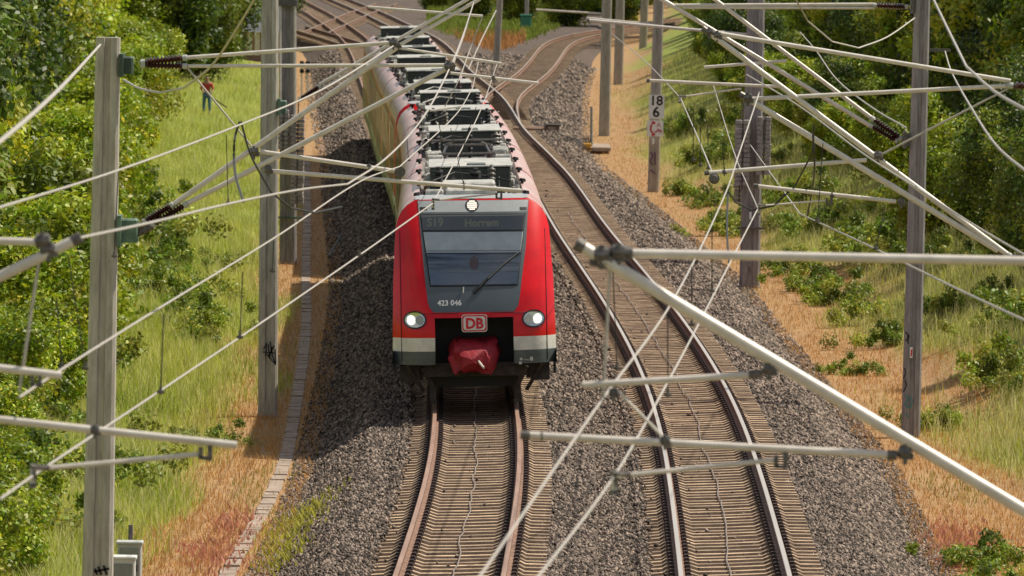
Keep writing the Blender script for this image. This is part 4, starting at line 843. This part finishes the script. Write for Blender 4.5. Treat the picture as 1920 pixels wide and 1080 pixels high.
for dx in (-.1, 0, .1): b = MB(); b.tube([(p.x+dx, p.y, p.z+.33), (p.x+dx-.02, p.y, p.z+.52), (p.x+dx+.05, p.y, p.z+.55), (p.x+dx+.05, p.y, p.z+.34)], .018, 6); b.build('cable', wiredk, t)
p = atZ(1109, 280, -.8); q = atY(1109, 200, p.y); b = MB(); b.tube([p-Vector((0, 0, .2)), q], .055, 8); o = b.build('grey_post', mat('post_grey', (.30, .31, .29), .7, var=.1)); tag(o, 'thin grey post standing beside the yellow box', 'post')
b = MB(); b.bbox((p.x+.35, p.y+1.2, p.z+.05), (.85, 5.0, .16), .02); o = b.build('concrete_slab', trough); tag(o, 'low concrete slab right behind the grey post', 'slab')
b = MB()
for k in range(4): pts = [atZ(1045+k*6+i*9, 250+k*5+i*4+3*math.sin(i*1.3+k), -.28)+Vector((0, 0, .04+.05*math.sin(i+k)**2)) for i in range(7)]; b.tube(pts, .014, 6)
o = b.build('loose_cables', wiredk); tag(o, 'tangle of dark cables lying between the point machine and the yellow box', 'cables')
b = MB(); b.tube([atZ(x, y, -.6)+Vector((0, 0, .06)) for x, y in ((617, 485), (625, 470), (632, 458), (639, 447))], .03, 6); o = b.build('black_hose', wiredk); tag(o, 'short black hose sticking out of the gravel left of the train', 'hose')
# dwarf signals far left
for i, (x, lab) in enumerate(((566, 'left one of two small black signals at the far yard edge'), (577, 'right one of two small black signals at the far yard edge'))):
    p = atY(x, 150, 372); t = thing('ground_signal', (p.x, 372, ground_z(p.x, 372)), lab, 'signal'); b = MB(); b.tube([(p.x, 372, ground_z(p.x, 372)), atY(x, 116, 372)], .05, 6); b.build('post', steel, t)
    for yy in (118, 133): b = MB(); q = atY(x, yy, 371.8); b.bbox((q.x, q.y, q.z), (.2, .2, .2), .03); b.build('lamp_head', black, t)
# green cabinet far
p = atY(986, 52, 490); t = thing('green_cabinet', (p.x, 490, p.z-.8), 'green box at the far end beneath the trees', 'cabinet'); b = MB(); b.bbox((p.x, 490, p.z), (.7, .6, 1.5), .04); b.build('housing', mat('cab_green', (.05, .22, .13), .6), t); b = MB(); b.bbox((p.x, 490, p.z+.8), (.8, .7, .08), .02); b.build('lid', mat('cab_green', (.05, .22, .13)), t)
# brick shed top left
YHs = 430; p = atY(456, 100, YHs); q = atY(530, 100, YHs); zg = ground_z(p.x, YHs)-.5; ze = atY(456, 58, YHs).z; zr = atY(440, 12, YHs).z
t = thing('brick_house', ((p.x+q.x)/2, YHs, zg), 'low brick house with dark slate roof behind the left masts', 'house'); b = MB(); b.box(((p.x+q.x)/2, YHs+3, (zg+ze)/2), (q.x-p.x, 6, ze-zg)); b.build('wall', brickm, t)
b = MB(); x0, x1 = atY(427, 50, YHs).x, q.x+.4
b.quad((x0, YHs-.4, ze-.05), (x1, YHs-.4, ze-.05), (x1, YHs+3, zr), (x0, YHs+3, zr)); b.quad((x0, YHs+6.4, ze-.05), (x0, YHs+3, zr), (x1, YHs+3, zr), (x1, YHs+6.4, ze-.05)); b.tri((x0, YHs-.4, ze-.05), (x0, YHs+3, zr), (x0, YHs+6.4, ze-.05)); b.build('roof', slate, t)
for xx in (468, 482): b = MB(); c = atY(xx, 100, YHs); b.box((c.x, YHs-.02, zg+1.5), (.28, .08, 1.5)); b.build('door_frame', whitep, t)
# person on the far left grass
def person():
    YP = 342; f = atY(388, 178, YP); zg = ground_z(f.x, YP); t = thing('person', (f.x, YP, zg), 'person in red top and blue trousers in the far left grass', 'person')
    def skin(name, pts, edges, rad, m_, root=0):
        me = bpy.data.meshes.new(name); me.from_pydata(pts, edges, []); o = bpy.data.objects.new(name, me); C.objects.link(o); o.parent = t; md = o.modifiers.new('skin', 'SKIN')
        for i, r in enumerate(rad): me.skin_vertices[0].data[i].radius = r if isinstance(r, tuple) else (r, r)
        me.skin_vertices[0].data[root].use_root = True; me.materials.append(m_)
        md.use_smooth_shade = True; sb = o.modifiers.new('sub', 'SUBSURF'); sb.levels = 1; sb.render_levels = 1; return o
    sk1 = mat('skin', (.35, .20, .14), .6)
    P = [(0, 0, .95), (0, 0, 1.15), (0, -.04, 1.38), (0, -.05, 1.5), (0, -.06, 1.62), (0, -.06, 1.70), (.1, 0, .88), (.12, -.03, .48), (.12, .02, .07), (.13, -.14, .04), (-.1, 0, .88), (-.13, .03, .48), (-.14, .06, .07), (-.14, -.1, .04), (.2, -.04, 1.38), (.27, -.10, 1.12), (.22, -.3, .95), (-.2, -.04, 1.38), (-.26, -.12, 1.12), (-.1, -.32, 1.0)]
    E = [(0, 1), (1, 2), (2, 3), (3, 4), (4, 5), (0, 6), (6, 7), (7, 8), (8, 9), (0, 10), (10, 11), (11, 12), (12, 13), (2, 14), (14, 15), (15, 16), (2, 17), (17, 18), (18, 19)]
    Rr = [.13, .13, .15, .055, .09, .08, .085, .06, .045, .04, .085, .06, .045, .04, .055, .04, .03, .055, .04, .03]; skin('body', P, E, Rr, sk1)
    skin('shirt', [(0, 0, .98), (0, 0, 1.2), (0, -.04, 1.38), (.2, -.04, 1.38), (.27, -.10, 1.12), (-.2, -.04, 1.38), (-.26, -.12, 1.12)], [(0, 1), (1, 2), (2, 3), (3, 4), (2, 5), (5, 6)], [.15, .15, .17, .07, .055, .07, .055], mat('shirt_red', (.45, .04, .04), .8))
    skin('trousers', [(0, 0, .95), (.1, 0, .86), (.12, -.03, .48), (.12, .02, .12), (-.1, 0, .86), (-.13, .03, .48), (-.14, .06, .12)], [(0, 1), (1, 2), (2, 3), (0, 4), (4, 5), (5, 6)], [.15, .10, .075, .065, .10, .075, .065], mat('trousers_blue', (.08, .17, .30), .8))
    skin('hair', [(0, -.04, 1.68), (0, -.03, 1.75)], [(0, 1)], [.1, .085], mat('hair_dark', (.03, .02, .015), .8))
    b = MB(); b.tube([(f.x-.1, YP-.34, zg+1.0), (f.x+.9, YP-.4, zg+.35)], .03, 6); o = b.build('trimmer', black); tag(o, 'dark long handled tool held by the person in the far left grass', 'tool')
person()
# ================================================================== VEGETATION
def leaves(centers, rads, n, size, cols, flat_=.0, seed=0):
    r = np.random.default_rng(seed); k = len(centers); idx = r.integers(0, k, n); d = r.normal(size=(n, 3)); d /= np.linalg.norm(d, axis=1)[:, None]
    rr = rads[idx][:, None]*(r.random((n, 1))**.35); P = centers[idx]+d*rr*np.array([1, 1, .85]); P += r.normal(0, .05, P.shape)
    nrm = d*.6+r.normal(0, .7, (n, 3))+np.array([0, 0, .5]); nrm /= np.linalg.norm(nrm, axis=1)[:, None]; a = np.cross(nrm, r.normal(size=(n, 3))); a /= np.linalg.norm(a, axis=1)[:, None]; b = np.cross(nrm, a)
    s = size*r.uniform(.55, 1.25, (n, 1)); V = np.stack([P-a*s, P-b*s*.5+nrm*s*.12, P+a*s, P+b*s*.5+nrm*s*.12], 1)
    cl = r.integers(0, len(cols), k); shade = r.uniform(.5, 1.3, k); c = np.array(cols)[cl[idx]]*shade[idx][:, None]*r.uniform(.65, 1.4, (n, 1)); c[:, 0] *= r.uniform(.8, 1.25, n)
    F = np.arange(n*4).reshape(n, 4); return V.reshape(-1, 3), F, np.repeat(np.clip(c, 0, 1), 4, 0)
CG = [(.26, .36, .014), (.34, .42, .018), (.19, .28, .012), (.40, .42, .025)]; CD = [(.06, .11, .015), (.09, .15, .018), (.12, .18, .018), (.19, .24, .02)]
def crown_mesh(seed, R, Hh, z0, nblob, n, size, cols):
    r = np.random.default_rng(seed); th = r.uniform(0, 2*math.pi, nblob); v = r.uniform(-1, 1, nblob); q = r.uniform(.45, 1.0, nblob)
    prof = np.sqrt(np.clip(1-(v*.95)**2, .05, 1)); C0 = np.stack([R*.8*q*prof*np.cos(th), R*.8*q*prof*np.sin(th), z0+Hh/2+v*Hh*.46], 1)
    rad = r.uniform(.20, .42, nblob)*R; V, F, T = leaves(C0, rad, n, size, cols, seed=seed)
    o = raw_mesh('crown', V, F, leafm, T); me = o.data; bpy.data.objects.remove(o); return me, C0
def trunk_mesh(seed, C0, z0, Hh, rb):
    r = random.Random(seed); b = MB(); top = (r.uniform(-.2, .2), r.uniform(-.2, .2), z0+Hh*.6); b.tube([(0, 0, -.3), (r.uniform(-.1, .1), r.uniform(-.1, .1), z0*.7+.2), top], [rb, rb*.7, rb*.3], 8)
    for k in range(7): c = C0[r.randrange(len(C0))]; st = Vector((0, 0, -.0)).lerp(Vector(top), r.uniform(.35, .9)); b.tube([st, st.lerp(Vector(c), .5)+Vector((0, 0, -.15)), c], [rb*.4, rb*.25, rb*.08], 5)
    me = bpy.data.meshes.new('trunk'); me.from_pydata(b.v, [], b.f); me.materials.append(bark); return me
KIND = {}
for i in range(3): me, c0 = crown_mesh(10+i, 2.0, 3.0, .25, 34, 11000, .085, CG if i != 1 else [(.18, .26, .016), (.26, .32, .02)]); KIND['bush%d' % i] = (me, trunk_mesh(i, c0, .25, 3, .09))
for i in range(3): me, c0 = crown_mesh(20+i, 2.7, 6.8, .9, 60, 17000, .12, [CG, CD, CG+CD][i]); KIND['tree%d' % i] = (me, trunk_mesh(9+i, c0, 1.2, 6.5, .18))
me, c0 = crown_mesh(31, 3.6, 9.5, 1.5, 80, 18000, .17, CD); KIND['far0'] = (me, trunk_mesh(31, c0, 2, 9, .25))
me, c0 = crown_mesh(32, 3.6, 8.5, 1.5, 80, 18000, .17, CG+CD); KIND['far1'] = (me, trunk_mesh(32, c0, 2, 8, .25))
me, c0 = crown_mesh(33, 2.4, 5.5, .3, 60, 15000, .09, CD); KIND['dark0'] = (me, trunk_mesh(33, c0, .8, 5.5, .14))
for i in range(3):
    r_ = np.random.default_rng(60+i); C0 = np.stack([r_.normal(0, .55, 26), r_.normal(0, .8, 26), .12+np.abs(r_.normal(0, .28, 26))], 1); V, F, T = leaves(C0, r_.uniform(.10, .32, 26), 3600, .062, [(.16, .24, .02), (.26, .33, .03), (.34, .37, .05)], seed=61+i)
    o = raw_mesh('crown', V, F, leafm, T); me = o.data; bpy.data.objects.remove(o); KIND['shrub%d' % i] = (me, trunk_mesh(70+i, C0, .05, .5, .02))
def plant(kind, X, Y, sc, label, group, name='leafy_bush', cat='bush', zs=1.0, sink=.1):
    me, tm = KIND[kind]; z = ground_z(X, Y)-sink; t = thing(name, (X, Y, z), label, cat, group); t.scale = (sc, sc, sc*zs); t.rotation_euler = (0, 0, random.uniform(0, 6.28))
    a = bpy.data.objects.new('crown', me); C.objects.link(a); a.parent = t
    b = bpy.data.objects.new('trunk', tm); C.objects.link(b); b.parent = t; return t
def zone(Y): return 'nearest' if Y < 150 else ('middle' if Y < 230 else 'farther')
ORD = ['first', 'second', 'third', 'fourth', 'fifth', 'sixth', 'seventh', 'eighth', 'ninth', 'tenth', 'eleventh', 'twelfth', 'thirteenth', 'fourteenth', 'fifteenth', 'sixteenth', 'seventeenth', 'eighteenth', 'nineteenth', 'twentieth']
ORD += ['twenty '+o for o in ORD[:9]]+['thirtieth']+['thirty '+o for o in ORD[:9]]
CNT = {}
def row_plant(kind, X, Y, sc, look, row, tree):
    px = 960+14450*X/Y
    if px < -260 or px > 2180: return
    vis = -60 < px < 1980; k = CNT.get(row, 0); CNT[row] = k+(1 if vis else 0)
    if vis and k < 39: lab = '%s, %s from the camera in the %s' % (look, ORD[k], row)
    elif vis: lab = '%s, deep in the far end of the %s' % (look, row)
    else: lab = '%s just out of frame in the %s' % (look, row)
    plant(kind, X, Y, sc, lab, ('' if k < 39 else 'far end of the ')+row, 'leafy_tree' if tree else 'leafy_bush', 'tree' if tree else 'bush')
LOOK = {'bush0': 'sunlit green bush', 'bush1': 'yellow green bush', 'bush2': 'bushy green shrub', 'tree0': 'bright leafy tree', 'tree1': 'deep green tree', 'tree2': 'mixed green tree', 'dark0': 'dark dense bush'}
Y = 104.0
while Y < 470:
    st = 2.6+Y*.012; l = LF(Y) if Y < 430 else XL(Y)-2.95
    g1 = float(np.interp(Y, [100, 135, 190, 240, 300], [3.6, 4.6, 6.8, 7.6, 7.9]))+.9*mnoise.noise(Vector((Y*.06, 0, 0)))
    k = 'bush%d' % random.randrange(3); row_plant(k, l-g1-random.uniform(0, 1), Y, random.uniform(.45, .7) if Y < 150 else random.uniform(.75, 1.2), LOOK[k], 'left hedge front row', False)
    k = 'tree%d' % random.choice([0, 0, 1, 2]); row_plant(k, l-g1-4+random.uniform(-.6, .6), Y+st*.5, random.uniform(.85, 1.15), LOOK[k], 'left bank tree row', True)
    if Y > 130: k = random.choice(['tree0', 'tree1', 'tree1', 'dark0']); row_plant(k, l-g1-9+random.uniform(-1, 1), Y+st*.2, random.uniform(1.0, 1.4), 'tall '+LOOK[k], 'upper left tree row', True)
    Y += st*1.15
Y = 140.0
while Y < 470:
    st = 2.6+Y*.012; r = RF(Y)
    g1 = (6.0 if Y < 240 else 6.6)+1.3*mnoise.noise(Vector((Y*.06, 7, 0)))
    k = 'dark0' if random.random() < .3 else 'bush%d' % random.randrange(3); row_plant(k, r+g1+random.uniform(0, 1), Y, random.uniform(.55, .9), LOOK[k], 'right bank front row', False)
    k = 'tree%d' % random.choice([0, 1, 2, 2]) if random.random() < (.75 if Y > 200 else .3) else 'dark0'; row_plant(k, r+g1+3.8+random.uniform(-.6, .6), Y+st*.5, random.uniform(.75, 1.05), LOOK[k], 'right bank tree row', True)
    k = 'tree%d' % random.choice([0, 1, 2]); row_plant(k, r+g1+9+random.uniform(-1, 1), Y+st*.2, random.uniform(1.0, 1.3), 'tall '+LOOK[k], 'upper right tree row', True)
    Y += st*1.15
# low brambles on the left grass and scattered small shrubs
for k, (x, y, sc) in enumerate([(262, 520, .42), (300, 500, .38), (335, 545, .36), (300, 560, .34), (360, 585, .34), (375, 600, .30), (260, 470, .45), (240, 440, .5), (345, 620, .26), (390, 798, .22), (235, 400, .55), (395, 480, .2), (120, 700, .42), (60, 800, .38), (130, 900, .4), (80, 980, .45), (30, 900, .4)]):
    p = atZ(x, y, -.6); plant('shrub%d' % (k % 3), p.x, p.y, sc*2.6, [ORD[k]+' listed low bramble clump spilling onto the left grass', 'small low bush standing alone in the left grass', 'low weeds beside the nearest left mast, %s from the top' % ORD[max(0, k-12)]][0 if k < 9 or k == 10 else (1 if k in (9, 11) else 2)].replace(ORD[k]+' listed ', {0: 'largest ', 1: 'second ', 2: 'rightmost ', 3: 'middle ', 4: 'near ', 5: 'trailing ', 6: 'far ', 7: 'farthest ', 8: 'nearest ', 10: 'upper '}.get(k, '')), ['brambles on the left grass', 'lone shrubs in the left grass', 'weeds by the nearest left mast'][0 if k < 9 or k == 10 else (1 if k in (9, 11) else 2)], 'bramble_bush', 'bush', sink=.05)
for k, (x, y, sc) in enumerate(sorted([(1480, 470, .35), (1530, 500, .35), (1580, 520, .4), (1350, 400, .35), (1340, 350, .4), (1380, 380, .35), (1640, 560, .35), (1680, 600, .3), (1600, 640, .22), (1540, 430, .45), (1850, 930, .28), (1880, 990, .3), (1760, 700, .25), (1330, 300, .45), (1290, 330, .3), (1620, 480, .5)], key=lambda q: -q[1])):
    p = atZ(x, y, -.2 if x < 1700 else .2); plant('shrub%d' % (k % 3), p.x, p.y, sc*2.4, ORD[k]+' nearest small shrub in the right grass, '+('beside the weight mast' if x < 1450 else ('between the two right masts' if x < 1700 else 'near the right edge')), 'shrubs on the right grass '+('by the weight mast' if x < 1450 else ('between the right masts' if x < 1700 else 'near the right edge')), 'small_shrub', 'shrub', sink=.05)
rr2 = random.Random(44); yqs = sorted(1/rr2.uniform(1/330, 1/142) for _ in range(38))
for k, Yq in enumerate(yqs):
    g = rr2.uniform(3.6, 6.8); Xq = RF(Yq)+g
    plant('shrub%d' % (k % 3), Xq, Yq, rr2.uniform(.55, 1.05), 'rough leafy weed clump on the right slope, %s from the camera' % ORD[k], 'weed clumps on the right slope', 'weed_clump', 'weeds', zs=rr2.uniform(.8, 1.5), sink=.05)
for k, (x, Yt, kd, sc) in enumerate(sorted([(405, 400, 'tree1', 1.1), (372, 385, 'dark0', 1.4), (335, 380, 'tree1', 1.2), (420, 455, 'tree1', 1.2), (455, 470, 'tree2', 1.0), (495, 480, 'tree1', 1.1), (380, 470, 'far0', .9), (345, 470, 'far0', 1.0), (300, 470, 'far1', 1.0), (520, 500, 'tree2', 1.1), (545, 640, 'far0', 1.0)])):
    p = atY(x, 60, Yt); plant(kd, p.x, Yt, sc, 'dark tree near the brick house, %s of that cluster from the left' % ORD[k], 'dark trees round the brick house', 'leafy_tree', 'tree')
# far woods closing the view
for row, Yr in enumerate((500, 560, 640)):
    X = -75
    while X < 75:
        if not (row == 0 and -30 < X < 9) and not (row == 1 and -34 < X < 4):
            plant('far%d' % random.randrange(2), X+random.uniform(-1, 1), Yr+random.uniform(-10, 10), random.uniform(.9, 1.3), 'far woodland tree closing the view behind the branch track', 'far woodland trees', 'leafy_tree', 'tree')
        X += 4.6
for X, Yv in ((-3, 520), (0, 512), (3.2, 505), (-6, 560), (5.5, 560), (7, 520), (6.5, 600), (8.2, 606), (9.8, 598), (11.4, 604), (5.0, 604), (2, 580), (-1, 590)): plant('far1', X, Yv, .55, 'far green tree between the yard and the branch track', 'far trees beside the branch track', 'leafy_tree', 'tree')
# grass
def blades(name, label, pts, h, wdt, cols, lean=.35, seed=1, heads=None):
    r = np.random.default_rng(seed); n = len(pts); P = np.array(pts); H = h*r.uniform(.5, 1.3, n); th = r.uniform(0, 2*math.pi, n); w_ = wdt*r.uniform(.6, 1.4, n); ph = r.uniform(0, 2*math.pi, n)
    ln_ = lean*r.uniform(.1, 1.2, n)*H; sx, sy = np.cos(th)*w_/2, np.sin(th)*w_/2; lx, ly = np.cos(ph)*ln_, np.sin(ph)*ln_
    z0 = P[:, 2]-.04; V = np.empty((n, 5, 3)); V[:, 0] = np.stack([P[:, 0]-sx, P[:, 1]-sy, z0], 1); V[:, 1] = np.stack([P[:, 0]+sx, P[:, 1]+sy, z0], 1)
    V[:, 2] = np.stack([P[:, 0]+sx*.8+lx*.35, P[:, 1]+sy*.8+ly*.35, z0+H*.6], 1); V[:, 3] = np.stack([P[:, 0]-sx*.8+lx*.35, P[:, 1]-sy*.8+ly*.35, z0+H*.6], 1); V[:, 4] = np.stack([P[:, 0]+lx, P[:, 1]+ly, z0+H], 1)
    i = np.arange(n)*5; F = np.concatenate([np.stack([i, i+1, i+2], 1), np.stack([i, i+2, i+3], 1), np.stack([i+3, i+2, i+4], 1)])
    c = np.array(cols)*r.uniform(.7, 1.35, (n, 1)); T = np.repeat(c, 5, 0).reshape(n, 5, 3); T[:, 4] = T[:, 4]*1.0+(.0 if heads is None else 1)*np.array([.10, .09, .04]); T = T.reshape(-1, 3)
    o = raw_mesh(name, V.reshape(-1, 3), F, grassm, np.clip(T, 0, 1)); tag(o, label, 'grass', kind='stuff')
def scatter(n, side, g0, g1, seed, y0=100, y1=420):
    r = np.random.default_rng(seed); u = r.random(n); Y = 1/((1/y0)*(1-u)+(1/y1)*u); g = g0+(g1-g0)*r.random(n)**.8; out = []
    for yy, gg in zip(Y, g):
        X = (LF(yy)-gg) if side < 0 else (RF(yy)+gg); out.append((X, yy, 0))
    return out
def grass_side(side, seed, n, gmax):
    g = scatter(n, side, -.25, gmax, seed); dry = []; grn = []; cd = []; cg = []; tall = []; ct = []; r = random.Random(seed)
    for X, Y, _ in g:
        if side < 0 and abs(X-XP(Y)) < .15 and r.random() < .93: continue
        d = dryness(X, Y); z = ground_z(X, Y); nz = mnoise.noise(Vector((X*.6, Y*.10, 5))); nn = mnoise.noise(Vector((X*1.5, Y*.25, 8)))
        if (X > LF(Y) and side < 0) or (X < RF(Y) and side > 0): 
            if nn < .15: continue
        if r.random() < d:
            k = .5+.5*nn; c = np.array([.50, .25, .07])*(1-k)+np.array([.58, .35, .13])*k
            if nz > .3 and r.random() < .5: c = np.array([.28, .27, .05])
            if Y < 122 and nn > .1 : c = np.array([.50, .20, .12])
            dry.append((X, Y, z)); cd.append(c)
        elif r.random() < (.25 if side < 0 else .42): tall.append((X, Y, z)); ct.append(np.array([.58, .54, .24]))
        else:
            k = min(1, max(0, .5+nz)); c = np.array([.27, .37, .025])*(1-k)+np.array([.54, .54, .09])*k
            if side > 0: c = c*np.array([.95, .86, 1])
            grn.append((X, Y, z)); cg.append(c)
    sn = 'left' if side < 0 else 'right'
    blades('dry_grass', 'short orange dry weeds along the %s edge of the gravel' % sn, dry, .15, .013, cd, .5, seed+1)
    blades('green_grass', 'lush green grass on the %s verge' % sn, grn, .33, .016, cg, .55, seed+2)
    blades('tall_grass', 'pale seeding grass stems on the %s verge' % sn, tall, .50, .013, ct, .45, seed+3, heads=1)
grass_side(-1, 5, 300000, 12)
grass_side(1, 55, 270000, 11)
pts = []; cs = []
for _ in range(16000):
    x = random.uniform(800, 1050); y = random.uniform(2, 100)
    if y > 97-abs(x-930)*.38+random.gauss(0, 3): continue
    p = atZ(x, y, -.2); pts.append(tuple(p)); cs.append(np.array([.50, .24, .08]) if y > 66+random.uniform(-9, 9) and x < 985 else np.array([.20, .26, .03]))
blades('far_grass', 'rough orange and green grass between the yard and the branch track', pts, .36, .06, cs, .5, 77)

pts = []; cs = []
for _ in range(2600):
    x, y = random.choice([(540, 1000), (575, 975), (530, 1045), (400, 1040), (440, 985), (1830, 1030), (1780, 1000)]); p = atZ(x+random.gauss(0, 28), y+random.gauss(0, 16), -.9)
    pts.append((p.x, p.y, ground_z(p.x, p.y) if p.x < LF(p.y) or p.x > RF(p.y) else ballast_z(p.x, p.y))); cs.append(np.array([.42, .40, .05]) if 480 < x < 600 else np.array([.50, .22, .15]))
blades('low_weeds', 'low yellow and pinkish weeds creeping onto the gravel edges in front', pts, .16, .035, cs, .7, 91)
